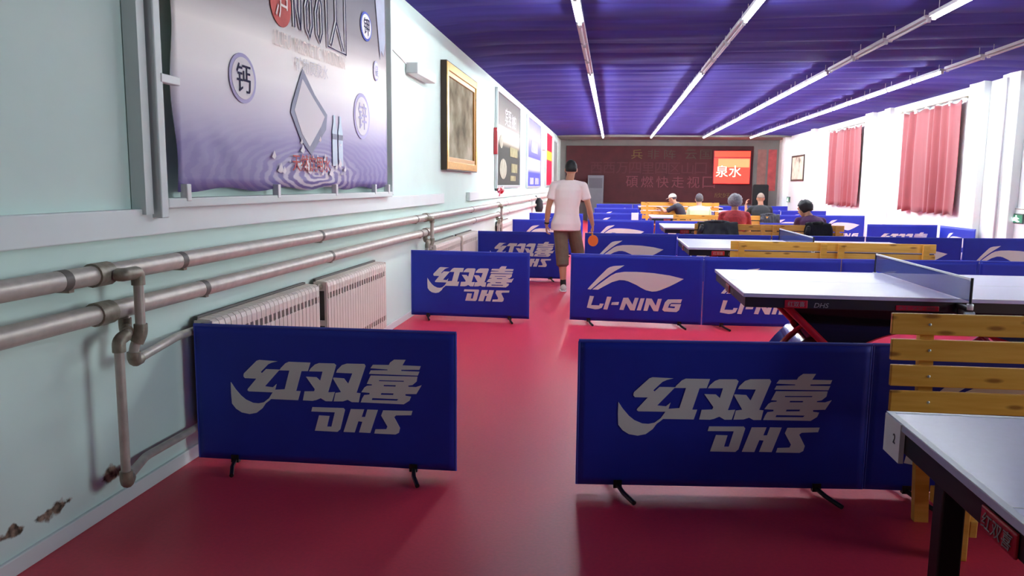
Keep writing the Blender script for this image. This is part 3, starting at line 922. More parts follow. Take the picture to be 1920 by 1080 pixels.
for i in range(ny + 1):
    for j in range(nz + 1):
        yy, zz = Y0b + (Y1b - Y0b) * i / ny, Z0b + (Z1b - Z0b) * j / nz
        e = min(1, 5 * min(i / ny, 1 - i / ny, j / nz, 1 - j / nz))
        wob = 0.004 * noise.noise(Vector((yy * 1.2, zz * 1.5, 2)))
        # diagonal creases by the lower left corner
        for cy, cz in ((3.9, 1.6), (4.35, 1.5)):
            dd = (yy - cy) * 0.8 + (zz - cz) * 0.9
            if zz < cz + 0.25: wob += 0.03 * math.exp(-(dd / 0.03) ** 2)
        g[i][j] = bm.verts.new((wob * e, yy + (0.02 * math.sin(zz * 9) if i == 0 else 0), zz + (0.012 * math.sin(yy * 8) if j == 0 else 0)))
for i in range(ny):
    for j in range(nz):
        bm.faces.new((g[i][j], g[i + 1][j], g[i + 1][j + 1], g[i][j + 1]))
bm.normal_update(); bmesh.ops.solidify(bm, geom=bm.faces[:], thickness=0.003)
link('banner_sheet', bm, banner_material(), bt, 'all')
fx = 0.0
bm = nb()
box(bm, -0.06, 0.03, 3.44, 3.50, 1.30, 3.34, 0.006); box(bm, -0.07, 0.0, 3.36, 3.42, 1.32, 3.34)
box(bm, -0.06, 0.03, 7.34, 7.39, 1.36, 3.34, 0.006)
box(bm, -0.06, 0.03, 3.50, 7.34, 1.345, 1.392, 0.006); box(bm, -0.06, 0.03, 3.50, 7.34, 3.30, 3.345, 0.006)
box(bm, -0.06, -0.035, 3.52, 3.60, 1.5, 3.3); 
link('metal_frame', bm, mat('white_steel', srgb(220, 228, 224), 0.5), bt)
for yy in (3.68, 4.75, 5.8, 6.8, 7.22):
    bm = nb(); box(bm, -0.005, 0.035, yy - 0.02, yy + 0.02, 1.375, 1.46, 0.004)
    link('tie_clip', bm, M_WHITE, bt)
for zz in (1.95, 2.6):
    bm = nb(); box(bm, -0.005, 0.035, 3.48, 3.64, zz - 0.02, zz + 0.02, 0.004)
    link('tie_clip', bm, M_WHITE, bt)
def flat(name, polys, m, off, parent=bt):
    return link(name, flat_shape(nb(), polys, lambda y, z, k: Vector((off + (0.0008 if k else -0.002), y, z))), m, parent)
def ell(cy, cz, ry, rz, n=28):
    return [(cy + ry * math.cos(2 * PI * k / n), cz + rz * math.sin(2 * PI * k / n)) for k in range(n)]
PX = 0.007
M_PWHITE = mat('print_pale', srgb(240, 234, 236), 0.85, spec=0.1)
M_PGREY = mat('print_grey', srgb(168, 170, 186), 0.85, spec=0.1, var=0.1, scale=6)
M_PDARK = mat('print_dark', srgb(62, 58, 84), 0.85, spec=0.1)
M_PRED = mat('print_faded_red', srgb(206, 110, 104), 0.85, spec=0.1, var=0.12, scale=8)
M_PLILAC = mat('print_lilac', srgb(196, 188, 222), 0.85, spec=0.1)
M_PBLUE = mat('print_blue', srgb(96, 106, 186), 0.85, spec=0.1, var=0.2, scale=8)
M_PPEACH = mat('print_peach', srgb(252, 238, 230), 0.85, spec=0.1)
for (cy, cz, ry, rz, ch, m1_, m2_, m3_) in ((4.355, 2.06, 0.165, 0.14, '钙', M_PDARK, M_PWHITE, M_PLILAC), (6.51, 2.03, 0.21, 0.19, '锌', M_PLILAC, M_PWHITE, M_PLILAC), (6.66, 2.79, 0.15, 0.12, '钾', M_PDARK, M_PWHITE, M_PBLUE), (6.93, 2.46, 0.08, 0.085, '镁', M_PLILAC, M_PWHITE, M_PLILAC)):
    d = flat('printed_disc', [[ell(cy, cz, ry, rz)]], m3_, PX)
    flat('disc_face', [[ell(cy, cz, ry * 0.84, rz * 0.84)]], m2_, PX + 0.002, d)
    text('disc_character', ch, m1_, d, (PX + 0.006, cy, cz), ry * 1.05, rz * 1.15, (0, 1, 0), (0, 0, 1), 0.02)
d = flat('printed_seal', [[ell(4.91, 2.60, 0.16, 0.15)]], M_PRED, PX)
text('seal_character', '泸', M_PPEACH, d, (PX + 0.006, 4.91, 2.60), 0.2, 0.2, (0, 1, 0), (0, 0, 1), 0.02)
# tall outlined characters: pale stroke with a dark core
def strokes(name, lines, w, m, off):
    bm = nb()
    for ln in lines:
        pts = [Vector((off, y, z)) for y, z in ln]
        tube(bm, pts, w, 6)
    for v in bm.verts: v.co.x = off + (v.co.x - off) * 0.1
    return link(name, bm, m, bt)
zt = 3.02
L = [[(5.09, zt), (5.12, 2.49)], [(5.16, zt), (5.17, 2.62), (5.22, 2.49), (5.25, zt)],
     [(5.32, zt), (5.31, 2.86), (5.42, 2.72), (5.43, 2.55), (5.38, 2.47), (5.33, 2.52), (5.32, 2.66), (5.40, 2.80), (5.42, zt)],
     [(5.50, zt), (5.49, 2.88), (5.61, 2.74), (5.62, 2.54), (5.57, 2.47), (5.52, 2.52), (5.51, 2.66), (5.60, 2.84), (5.61, zt)],
     [(5.72, zt), (5.73, 2.47), (6.13, 2.47), (6.13, zt)], [(5.92, zt), (5.92, 2.68), (5.80, 2.49)], [(5.92, 2.68), (6.07, 2.49)]]
strokes('tall_lettering_outline', L, 0.024, M_PWHITE, PX)
strokes('tall_lettering', L, 0.010, M_PDARK, PX + 0.004)
for wd, y0_, y1_ in (('LUFU', 4.80, 5.05), ('MAGNETIC', 5.11, 5.58), ('MOUNTAIN', 5.64, 6.10)):
    text('banner_lettering', wd, M_PPEACH, bt, (PX + 0.003, (y0_ + y1_) / 2, 2.385 + 0.025 * ((y0_ + y1_) / 2 - 5.45)), y1_ - y0_, 0.095, (0, 1, 0.025), (0, 0, 1))
text('banner_lettering', '矿物质泉水', M_PWHITE, bt, (PX + 0.003, 5.42, 2.265), 0.60, 0.10, (0, 1, 0.03), (0, 0, 1), 0.02)
# ice block
ic = flat('ice_block', [[[(5.24, 2.24), (5.45, 2.09), (5.69, 1.97), (5.66, 1.86), (5.36, 1.665), (5.18, 1.76), (5.02, 1.93), (5.05, 1.99)]]], M_PGREY, PX)
flat('ice_face', [[[(5.23, 2.17), (5.42, 2.06), (5.63, 1.95), (5.56, 1.88), (5.33, 1.72), (5.20, 1.80), (5.08, 1.95)]]], M_PWHITE, PX + 0.002, ic)
# bottle pair and splash
bo = flat('printed_bottle', [[[(y - 0.05, 1.60), (y + 0.05, 1.60), (y + 0.05, 1.86), (y + 0.02, 1.93), (y + 0.02, 1.98), (y - 0.02, 1.98), (y - 0.02, 1.93), (y - 0.05, 1.86)]] for y in (5.84, 5.97)], mat('print_pale_blue', srgb(190, 206, 222), 0.45), PX)
flat('bottle_label', [[[(y - 0.05, 1.80), (y + 0.05, 1.80), (y + 0.05, 1.84), (y - 0.05, 1.84)]] for y in (5.84, 5.97)], M_PGREY, PX + 0.002, bo)
random.seed(3)
sp = []
for k in range(34):
    y = random.gauss(5.35, 0.33); z = 1.52 + abs(random.gauss(0, 0.10)); a = random.uniform(0.012, 0.045)
    sp.append([[(y - a, z), (y - a * 0.3, z + a * 0.5), (y + a * 0.2, z + a * 1.2), (y + a, z + a * 0.2), (y + a * 0.3, z - a * 0.4)]])
bm = nb()
for k, lp in enumerate(sp):
    o_ = PX + 0.0030 + 0.0001 * k
    flat_shape(bm, [lp], lambda y, z, q: Vector((o_ + (0.00006 if q else 0), y, z)))
link('water_splash', bm, M_PWHITE, bt)
text('banner_lettering', '天然饮用水', M_PRED, bt, (PX + 0.0085, 5.36, 1.605), 0.70, 0.115, (0, 1, 0), (0, 0, 1), 0.01)
flat('tree_print', [[[(6.88, 3.28), (7.2, 3.28), (7.22, 2.75), (7.16, 2.62), (7.10, 2.66), (7.06, 2.58), (7.02, 2.74), (6.98, 2.88)]]], M_PGREY, PX)

# wall lamp with cable
t = thing('wall_lamp', 'small white box lamp on the left wall between banner and gilt picture', 'wall lamp', (XL, 8.25, 2.62))
link('lamp_body', B(0.0, 0.13, 0, 0.85, 0.0, 0.11, 0.012), M_WHITE, t)
link('end_cap', B(0.005, 0.135, -0.02, 0.0, 0.003, 0.113, 0.006), mat('lamp_end_grey', srgb(186, 184, 184), 0.5), t)
bm = nb(); tube(bm, [(0.008, -0.02, 0.1), (0.008, -0.25, 0.13), (0.008, -0.86, 0.2)], 0.008, 8)
link('cable', bm, M_WHITE, t, True)

def picture(name, label, cat, y0, y1, z0, z1, fw, fm, pm, depth=0.05, side=1, group=None, inner=None):
    x0 = XL if side > 0 else XR
    t = thing(name, label, cat, (x0, (y0 + y1) / 2, z0), 0, group)
    hw = (y1 - y0) / 2; hh = z1 - z0
    q = lambda a, b: (min(a * side, b * side), max(a * side, b * side))
    bm = nb()
    xa, xb = q(0.005, depth)
    box(bm, xa, xb, -hw, -hw + fw, 0, hh, 0.006); box(bm, xa, xb, hw - fw, hw, 0, hh, 0.006)
    box(bm, xa, xb, -hw + fw, hw - fw, 0, fw, 0.006); box(bm, xa, xb, -hw + fw, hw - fw, hh - fw, hh, 0.006)
    link('frame', bm, fm, t)
    xa, xb = q(0.0, depth * 0.5)
    link('print', B(xa, xb, -hw + fw * 0.6, hw - fw * 0.6, fw * 0.6, hh - fw * 0.6), pm, t)
    if inner:
        iw, im = inner
        xa, xb = q(0.01, depth * 0.8)
        bm = nb(); a = fw - 0.001; b = fw + iw
        box(bm, xa, xb, -hw + a, -hw + b, a, hh - a, 0.003); box(bm, xa, xb, hw - b, hw - a, a, hh - a, 0.003)
        box(bm, xa, xb, -hw + b, hw - b, a, b, 0.003); box(bm, xa, xb, -hw + b, hw - b, hh - b, hh - a, 0.003)
        link('inner_moulding', bm, im, t)
    return t, hw, hh

def art_material(name, stops, scale, stretch=(1, 1, 1), loc=(0, 0, 0)):
    m = mat(name, stops[0][1], 0.85, spec=0.1)
    nt = m.node_tree; b = nt.nodes['Principled BSDF']
    tc = nt.nodes.new('ShaderNodeTexCoord')
    mp = nt.nodes.new('ShaderNodeMapping'); mp.inputs['Scale'].default_value = stretch; mp.inputs['Location'].default_value = loc
    nt.links.new(tc.outputs['Object'], mp.inputs[0])
    n = nt.nodes.new('ShaderNodeTexNoise'); n.inputs['Scale'].default_value = scale; n.inputs['Detail'].default_value = 6
    nt.links.new(mp.outputs[0], n.inputs['Vector'])
    nt.links.new(ramp(nt, stops, n.outputs['Fac']), b.inputs['Base Color'])
    return m
land = art_material('landscape_painting', [(0.3, srgb(112, 104, 86)), (0.45, srgb(154, 144, 118)), (0.58, srgb(182, 174, 148)), (0.7, srgb(204, 196, 174))], 2.6, (1, 0.8, 1))
gp, hw, hh = picture('gilt_picture', 'landscape painting in a gold frame on the left wall', 'picture', 9.95, 12.18, 1.66, 3.01, 0.10, M_GOLD, land, 0.09, 1, None, (0.06, mat('old_gold', srgb(190, 140, 70), 0.4, metal=0.4)))
bm = nb()
for a, b, c, d in ((-hw - 0.012, -hw, -0.012, hh + 0.012), (hw, hw + 0.012, -0.012, hh + 0.012), (-hw, hw, -0.012, 0.0), (-hw, hw, hh, hh + 0.012)): box(bm, 0.004, 0.082, a, b, c, d)
link('dark_outer_edge', bm, M_GOLDD, gp)

def poster_grad(name, stops):
    m = mat(name, stops[0][1], 0.9, spec=0.08)
    nt = m.node_tree; b = nt.nodes['Principled BSDF']
    tc = nt.nodes.new('ShaderNodeTexCoord'); sep = nt.nodes.new('ShaderNodeSeparateXYZ')
    nt.links.new(tc.outputs['Object'], sep.inputs[0])
    mr = nt.nodes.new('ShaderNodeMapRange'); mr.inputs[2].default_value = 1.85
    nt.links.new(sep.outputs['Z'], mr.inputs[0])
    nt.links.new(ramp(nt, stops, mr.outputs[0]), b.inputs['Base Color'])
    return m
def stops_hard(lst):
    out = []
    for p, c in lst: out.append((p, c))
    return out
dk = srgb(78, 78, 74)
p1 = poster_grad('dark_poster_print', [(0.0, dk), (0.44, dk), (0.47, srgb(130, 122, 110)), (0.52, srgb(206, 196, 180)), (0.62, srgb(230, 224, 212)), (0.66, srgb(150, 144, 138)), (1.0, srgb(92, 90, 90))])
t, hw, hh = picture('dark_poster', 'tall dark poster with white calligraphy and red bow on the left wall', 'poster', 14.55, 18.25, 1.39, 3.24, 0.06, M_ALU, p1, 0.06)
def onp(t, name, polys, m, off=0.036):
    return link(name, flat_shape(nb(), polys, lambda y, z, k: Vector((off + (0.003 if k else 0), y, z))), m, t)
text('poster_lettering', '宾至', M_PWHITE, t, (0.036, -0.2, 1.42), 0.9, 0.35, (0, 1, 0), (0, 0, 1), 0.02)
text('poster_lettering', '如归', M_PWHITE, t, (0.036, 0.75, 1.40), 0.7, 0.3, (0, 1, 0), (0, 0, 1), 0.02)
def rect(y0, y1, z0, z1): return [[(y0, z0), (y1, z0), (y1, z1), (y0, z1)]]
onp(t, 'poster_photo', [rect(0.1, 1.4, 0.66, 0.86), rect(0.35, 1.4, 0.33, 0.52), rect(0.2, 1.1, 0.15, 0.26)], mat('poster_beige', srgb(142, 136, 104), 0.85, spec=0.1, var=0.3, scale=6))
onp(t, 'poster_photo', [[ell(-0.9, 0.38, 0.5, 0.2)], [ell(-1.2, 0.9, 0.22, 0.13)]], mat('poster_cream', srgb(160, 156, 140), 0.85, spec=0.1, var=0.2, scale=6))
bm = nb(); 
for s in (-1, 1): loft(bm, [((0.06, 0, 0), (0.02, 0, 0), (0, 0, 0.02)), ((0.06, s * 0.25, 0.03), (0.03, 0, 0), (0, 0, 0.07)), ((0.06, s * 0.4, 0), (0.015, 0, 0), (0, 0, 0.02))], 10)
ball(bm, (0.06, 0, 0), 0.06)
loft(bm, [((0.05, -0.05, 0), (0.02, 0, 0), (0, 0.03, 0)), ((0.06, -0.2, -0.1), (0.02, 0, 0), (0, 0.06, 0))], 8)
tag(link('red_bow', bm, M_RED, None, True, (XL, 15.0, 1.34)), 'red ribbon bow at the foot of the dark poster', 'bow')
tag(link('red_streamer', B(XL + 0.005, XL + 0.07, 14.42, 14.53, 2.02, 2.5, 0.004), M_RED, None), 'narrow red strip beside the left edge of the dark poster', 'banner strip')
p2 = poster_grad('blue_poster_print', [(0.0, srgb(92, 92, 176)), (0.22, srgb(84, 86, 180)), (0.3, srgb(206, 204, 216)), (0.42, srgb(200, 200, 214)), (0.44, srgb(96, 94, 186)), (0.58, srgb(120, 118, 190)), (0.75, srgb(168, 166, 190)), (1.0, srgb(112, 112, 142))])
t, hw, hh = picture('blue_poster', 'tall blue and white poster, second beyond the gilt picture', 'poster', 19.85, 23.6, 1.37, 3.22, 0.06, M_ALU, p2, 0.06)
onp(t, 'poster_photo', [rect(-0.9, 0.9, 0.95, 1.25), rect(-1.2, -0.2, 0.1, 0.28), rect(0.2, 1.3, 0.1, 0.28)], mat('poster_pale', srgb(160, 158, 178), 0.85, spec=0.1, var=0.3, scale=5))
p3 = poster_grad('red_poster_print', [(0.0, srgb(206, 36, 62)), (0.48, srgb(206, 36, 62)), (0.5, srgb(226, 160, 60)), (0.64, srgb(226, 160, 60)), (0.66, srgb(206, 36, 62)), (1.0, srgb(200, 34, 60))])
picture('red_poster', 'narrow red poster with a yellow band, farthest on the left wall', 'poster', 25.4, 28.0, 1.38, 3.2, 0.07, M_ALU, p3, 0.06)
tag(link('notice_board', B(XL + 0.006, XL + 0.026, 24.0, 25.1, 1.95, 2.75, 0.004), mat('tan_board', srgb(196, 190, 176), 0.6, var=0.1, scale=6), None), 'small pale board between the blue and red posters', 'notice board')
tag(link('wall_box', B(XL, XL + 0.16, 23.75, 24.3, 2.5, 2.75, 0.01), M_WHITE, None), 'white box on the wall between the blue and red posters', 'wall box')
picture('grey_board', 'grey framed board beyond the red poster on left wall', 'board', 28.6, 30.6, 1.3, 3.1, 0.06, M_ALU, M_DGREY, 0.05)
# dark bag and white jug on the pipe behind the walking man
bm = nb(); loft(bm, [((0, 0, 0), (0.09, 0, 0), (0, 0.16, 0)), ((0, 0, 0.12), (0.12, 0, 0), (0, 0.2, 0)), ((0, 0, 0.3), (0.10, 0, 0), (0, 0.16, 0)), ((0, 0, 0.38), (0.04, 0, 0), (0, 0.07, 0))], 14)
t = thing('hung_bag', 'black bag hung on the heating pipes left of the walking man', 'bag', (XL + 0.19, 21.6, 0.72))
link('bag_body', bm, M_DARK, t, 'all')
bm = nb(); tube(bm, [(-0.03, -0.05, 0.34), (-0.09, -0.04, 0.44), (-0.09, 0.04, 0.44), (-0.03, 0.05, 0.34)], 0.012, 8)
link('strap', bm, M_DARK, t, True)

# ------------------------------------------------------------------ right wall: curtains, picture, signs
def curtain(label, y0, y1, z0, z1, rod_label=None):
    t = thing('curtain', label, 'curtain', (XR - 0.09, y0, z0), 0, 'red curtains on the right wall')
    L_, hh = y1 - y0, z1 - z0
    bm = nb(); ny, nz = 110, 18
    gr = [[None] * (nz + 1) for _ in range(ny + 1)]
    for i in range(ny + 1):
        for j in range(nz + 1):
            u, v = i / ny, j / nz
            ph = u * 2 * PI * 7.0 + 2.2 * math.sin(u * 8 + y0) + 0.9 * math.sin(19 * u + y0) + 0.7 * math.sin(3 * v + 4 * u)
            a = 0.034 + 0.024 * math.sin(u * 13 + y0)
            sw = 1.0 + 0.015 * (1 - v)
            zz = v * hh + (0.02 * math.sin(ph) if j == 0 else 0) - (0.05 * (0.5 - 0.5 * math.cos(u * 2 * PI * 5)) if j == nz else 0)
            gr[i][j] = bm.verts.new((a * math.sin(ph) * (1.15 - 0.35 * v), (u - 0.5) * L_ * sw + L_ / 2, zz))
    for i in range(ny):
        for j in range(nz): bm.faces.new((gr[i][j], gr[i + 1][j], gr[i + 1][j + 1], gr[i][j + 1]))
    bm.normal_update(); bmesh.ops.solidify(bm, geom=bm.faces[:], thickness=0.004)
    link('curtain_cloth', bm, M_CURT, t, 'all')
    bm = nb(); tube(bm, [(0.02, -0.12, hh + 0.045), (0.02, L_ + 0.35, hh + 0.03)], 0.011, 8)
    for yy in (-0.05, L_ + 0.25): box(bm, 0.02, 0.085, yy, yy + 0.025, hh + 0.02, hh + 0.06)
    link('curtain_rod', bm, M_PIPED, t, True)
    for k in range(6):
        yy = L_ * k / 5
        bm = B(0.0, 0.045, yy - 0.055, yy + 0.055, hh - 0.055, hh + 0.03, 0.006)
        link('curtain_clip', bm, M_WHITE, t)
    return t
curtain('red curtain on the right wall, the wider one nearer the camera', 16.05, 19.05, 0.97, 3.14)
curtain('red curtain on the right wall, the farther narrower looking one', 22.12, 25.2, 0.955, 3.13)
ink = art_material('ink_painting', [(0.3, srgb(120, 104, 92)), (0.42, srgb(204, 188, 166)), (0.6, srgb(226, 212, 190)), (0.75, srgb(186, 164, 140))], 1.8)
picture('framed_picture', 'small dark framed painting at the far end of the right wall', 'picture', 28.6, 30.5, 1.68, 2.6, 0.06, M_GOLDD, ink, 0.04, -1)
tag(link('white_board', B(XR - 0.03, XR - 0.006, 19.2, 19.8, 1.40, 2.26, 0.004), M_PAPER, None), 'pale board on the right wall just beyond the near curtain', 'board')
def exit_sign(label, y, z, w, h):
    t = thing('exit_sign', label, 'sign', (XR, y, z))
    bm = nb(); d = 0.05
    link('sign_case', B(-d, 0, -w / 2, w / 2, 0, h, 0.006), mat('sign_case_grey', srgb(70, 84, 78), 0.5), t)
    fc = link('lit_panel', B(-d - 0.003, -d, -w / 2 + 0.02, w / 2 - 0.02, 0.015, h - 0.02), mat('sign_green', srgb(36, 110, 78), 0.4, emit=0.35), t)
    bm = nb()
    X = -d - 0.005
    ball(bm, (X, 0.0, h * 0.74), 0.003, w * 0.05, h * 0.09)
    flat_shape(bm, [[[(-0.03 * w / .4, 0.62 * h), (0.06 * w / .4, 0.62 * h), (0.09 * w / .4, 0.34 * h), (0.15 * w / .4, 0.22 * h), (0.13 * w / .4, 0.15 * h), (0.04 * w / .4, 0.28 * h), (-0.06 * w / .4, 0.14 * h), (-0.12 * w / .4, 0.2 * h), (-0.02 * w / .4, 0.38 * h), (-0.10 * w / .4, 0.5 * h)]]], lambda y, z, k: Vector((X - (0.002 if k else 0), y, z)))
    link('running_figure', bm, mat('sign_white', (0.8, 1, 0.9), 0.4, emit=1.0), fc)
exit_sign('green lit exit sign low on the right wall, at the photo\'s edge', 13.76, 0.915, 0.42, 0.16)
exit_sign('tiny green lit exit sign at the far end of the right wall', 30.72, 0.9, 0.4, 0.2)
t = thing('wall_panel', 'white low panel on the right wall around the near exit sign', 'panel', (XR, 0, 0))
bm = nb(); box(bm, -0.03, -0.002, 11.6, 14.3, 0.1, 1.17, 0.012)
link('panel_board', bm, M_TRIMW, t)
bm = nb(); tube(bm, round_path([(-0.036, 14.28, 0.1), (-0.036, 14.28, 1.15), (-0.036, 11.6, 1.15)], 0.06), 0.006, 6); tube(bm, [(-0.036, 13.95, 0.1), (-0.036, 13.95, 0.92)], 0.006, 6)
link('cable_edge', bm, M_PIPED, t, True)
bm = nb(); tube(bm, [(XR - 0.17, 14.2, 0.1), (XR - 0.17, 14.2, 3.3)], 0.02, 8)
tag(link('riser_conduit', bm, M_BATTEN, None, True), 'thin vertical grey conduit on the right wall pilaster', 'pipe')
t = thing('wall_socket', 'small socket on the right wall between the curtains', 'socket', (XR, 21.5, 0.96))
link('socket_plate', B(-0.015, 0, -0.12, 0.12, -0.12, 0.14, 0.004), M_WHITE, t)
bm = nb(); box(bm, -0.02, -0.014, -0.08, 0.08, 0.05, 0.10); box(bm, -0.02, -0.014, -0.05, 0.05, -0.08, -0.06)
link('socket_holes', bm, M_DARK, t)

# ------------------------------------------------------------------ far end: stage board, sign, cabinet
t = thing('stage_board', 'wide dark maroon board with rows of characters across the far wall', 'board', (0, YB, 0))
link('board_panel', B(-1.95, 5.6, -0.08, -0.006, 0.75, 3.08, 0.01), M_MAROON, t)
yy = -0.083
for ch, x, m_ in (('兵', 0.95, M_OLIVE), ('非', 1.62, M_SLATE), ('阵', 2.28, M_SLATE), ('云', 3.12, M_SLATE), ('国', 3.72, M_SLATE)):
    text('board_character', ch, m_, t, (x, yy, 2.74), 0.46, 0.38, (1, 0, 0), (0, 0, 1), 0.0)
for k, ch in enumerate('西西万四里四区山口'):
    text('board_character', ch, M_PINKD, t, (-0.7 + 0.53 * k, yy, 2.18), 0.48, 0.46, (1, 0, 0), (0, 0, 1), 0.0)
for k, ch in enumerate('碩燃快走视口'):
    text('board_character', ch, M_PINK, t, (0.78 + 0.62 * k, yy, 1.62), 0.5, 0.46, (1, 0, 0), (0, 0, 1), 0.0)
text('board_lettering', '欣好友', M_OLIVE, t, (4.6, yy, 1.10), 0.95, 0.2, (1, 0, 0), (0, 0, 1), 0.0)
t = thing('light_box_sign', 'glowing red light box with white characters on the far wall', 'sign', (4.76, YB - 0.09, 1.55))
link('sign_case', B(-0.74, 0.74, -0.1, 0.0, 0, 1.36, 0.02), M_RED, t)
def sign_mat():
    m = mat('lightbox_red', srgb(240, 60, 36), 0.4)
    nt = m.node_tree; b = nt.nodes['Principled BSDF']
    b.inputs['Emission Color'].default_value = srgb(236, 50, 40)
    b.inputs['Emission Strength'].default_value = 1.0
    return m
fc = link('lit_face', B(-0.70, 0.70, -0.11, -0.1, 0.03, 1.05), sign_mat(), t)
link('lit_strip', B(-0.70, 0.70, -0.11, -0.1, 1.09, 1.32), mat('lightbox_orange', srgb(225, 64, 40), 0.4, emit=0.85), t)
link('pale_print', B(-0.55, 0.68, -0.114, -0.11, 0.68, 1.02), mat('lightbox_amber', srgb(248, 120, 76), 0.4, emit=1.0), t)  # amber patch stands in for the brighter glow inside the light box
text('sign_character', '泉水', mat('lightbox_white', srgb(255, 226, 200), 0.4, emit=1.2), t, (-0.13, -0.118, 0.52), 1.0, 0.46, (1, 0, 0), (0, 0, 1), 0.01)
t = thing('floor_cabinet', 'tall grey cabinet standing at the far wall left of the board', 'cabinet', (-0.69, YB - 0.65, 0))
link('cabinet_body', B(-0.32, 0.32, -0.25, 0.25, 0, 1.86, 0.015), M_CABINET, t)
link('grille', B(-0.27, 0.27, -0.262, -0.25, 1.35, 1.75, 0.004), mat('cabinet_grille', srgb(84, 86, 92), 0.6), t)
link('door_panel', B(-0.27, 0.27, -0.258, -0.25, 0.1, 1.28, 0.004), M_CABINET, t)
t = thing('office_chair', 'dark high backed chair standing before the far wall', 'chair', (5.75, 31.6, 0))
bm = nb(); box(bm, -0.3, 0.3, 0.15, 0.28, 0.5, 1.55, 0.06); link('backrest', bm, M_DARK, t)
bm = nb(); box(bm, -0.3, 0.3, -0.3, 0.25, 0.42, 0.52, 0.04); link('seat', bm, M_DARK, t)
for k in range(5):
    a = 2 * PI * k / 5
    bm = nb(); tube(bm, [(0, 0, 0.1), (0.28 * math.cos(a), 0.28 * math.sin(a), 0.03)], 0.022, 8); link('leg', bm, M_BLACK, t, True)
bm = nb(); tube(bm, [(0, 0, 0.08), (0, 0, 0.44)], 0.03, 10); link('stem', bm, M_BLACK, t, True)
tag(link('far_poster', B(5.78, 6.12, YB - 0.02, YB - 0.001, 0.95, 2.95), mat('faded_pink_poster', srgb(160, 112, 104), 0.6, var=0.2, scale=4), None), 'faded pink strip poster right of the glowing sign', 'poster')
tag(link('far_poster', B(6.2, 6.52, YB - 0.02, YB - 0.001, 1.3, 2.95), mat('faded_red_poster', srgb(190, 84, 84), 0.6, var=0.25, scale=4), None), 'faded red strip poster in the far right corner', 'poster')

# white towel folded over a fifth row barrier
bm = nb()
for s in (-1, 1): box(bm, 0.45, 0.63, s * 0.014 - 0.005, s * 0.014 + 0.005, 0.58, 0.755, 0.003)
box(bm, 0.45, 0.63, -0.018, 0.018, 0.75, 0.765, 0.003)
tag(link('towel', bm, M_WHITE, None, False, (0.05, 20.6, 0.0)), 'white towel folded over a barrier left of the farthest bench', 'towel')

# ------------------------------------------------------------------ people
def remesh(name, bm, m, parent, voxel, smooth_it=6):
    me = bpy.data.meshes.new('work'); bm.to_mesh(me); bm.free()
    o = bpy.data.objects.new('work', me); C.objects.link(o)
    r = o.modifiers.new('r', 'REMESH'); r.mode = 'VOXEL'; r.voxel_size = voxel
    s = o.modifiers.new('s', 'SMOOTH'); s.factor = 0.5; s.iterations = smooth_it
    bpy.context.view_layer.update()
    out = bpy.data.meshes.new_from_object(o.evaluated_get(bpy.context.evaluated_depsgraph_get()))
    bpy.data.objects.remove(o); bpy.data.meshes.remove(me)
    out.name = name
    out.materials.clear()
    for mm in (m if isinstance(m, (list, tuple)) else [m]): out.materials.append(mm)
    for p in out.polygons: p.use_smooth = True
    ob = bpy.data.objects.new(name, out); C.objects.link(ob)
    if parent: ob.parent = parent
    return ob

def limb(bm, pts, radii, n=14):
    for p, r in zip(pts, radii): ball(bm, p, r * 0.995)
    for a, b, ra, rb in zip(pts[:-1], pts[1:], radii[:-1], radii[1:]):
        tube(bm, [a, b], 0, n, True, [ra, rb])

def hand(bm, wrist, d, palm, thumb_side, curl, spread=0.12, s=1.0):
    """d: towards the fingertips, palm: direction the palm faces, thumb_side: direction of the thumb"""
    w = Vector(wrist); d = Vector(d).normalized()
    palm = (Vector(palm) - d * Vector(palm).dot(d)).normalized()
    side = d.cross(palm)
    if side.dot(Vector(thumb_side)) < 0: side = -side
    loft(bm, [(w, side * 0.026 * s, palm * 0.02 * s), (w + d * 0.03 * s, side * 0.036 * s, palm * 0.017 * s), (w + d * 0.085 * s, side * 0.042 * s, palm * 0.014 * s), (w + d * 0.098 * s, side * 0.036 * s, palm * 0.01 * s)], 12)
    for k, (off, ln) in enumerate(((0.031, 0.072), (0.0105, 0.08), (-0.0105, 0.075), (-0.031, 0.058))):
        p = w + d * 0.088 * s + side * off * s
        dirv = (d + side * off * spread * 10).normalized()
        ang = curl[k] if isinstance(curl, (list, tuple)) else curl
        pts = [p]
        a = ang * 0.5
        for seg, fr in enumerate((0.45, 0.32, 0.23)):
            dv = dirv * math.cos(a) + palm * math.sin(a)
            pts.append(pts[-1] + dv * ln * fr * s)
            a += ang * 0.75
        limb(bm, pts, [0.0098 * s, 0.009 * s, 0.0085 * s, 0.0075 * s], 8)
    p = w + d * 0.03 * s + side * 0.03 * s
    pts = [p, p + (d * 0.5 + side * 0.65 + palm * 0.35).normalized() * 0.036 * s]
    pts.append(pts[-1] + (d * 0.85 + side * 0.2 + palm * 0.4).normalized() * 0.03 * s)
    pts.append(pts[-1] + (d * 0.9 - side * 0.15 + palm * 0.45).normalized() * 0.024 * s)
    limb(bm, pts, [0.014 * s, 0.0115 * s, 0.0105 * s, 0.0085 * s], 8)

def V(*a): return Vector(a)

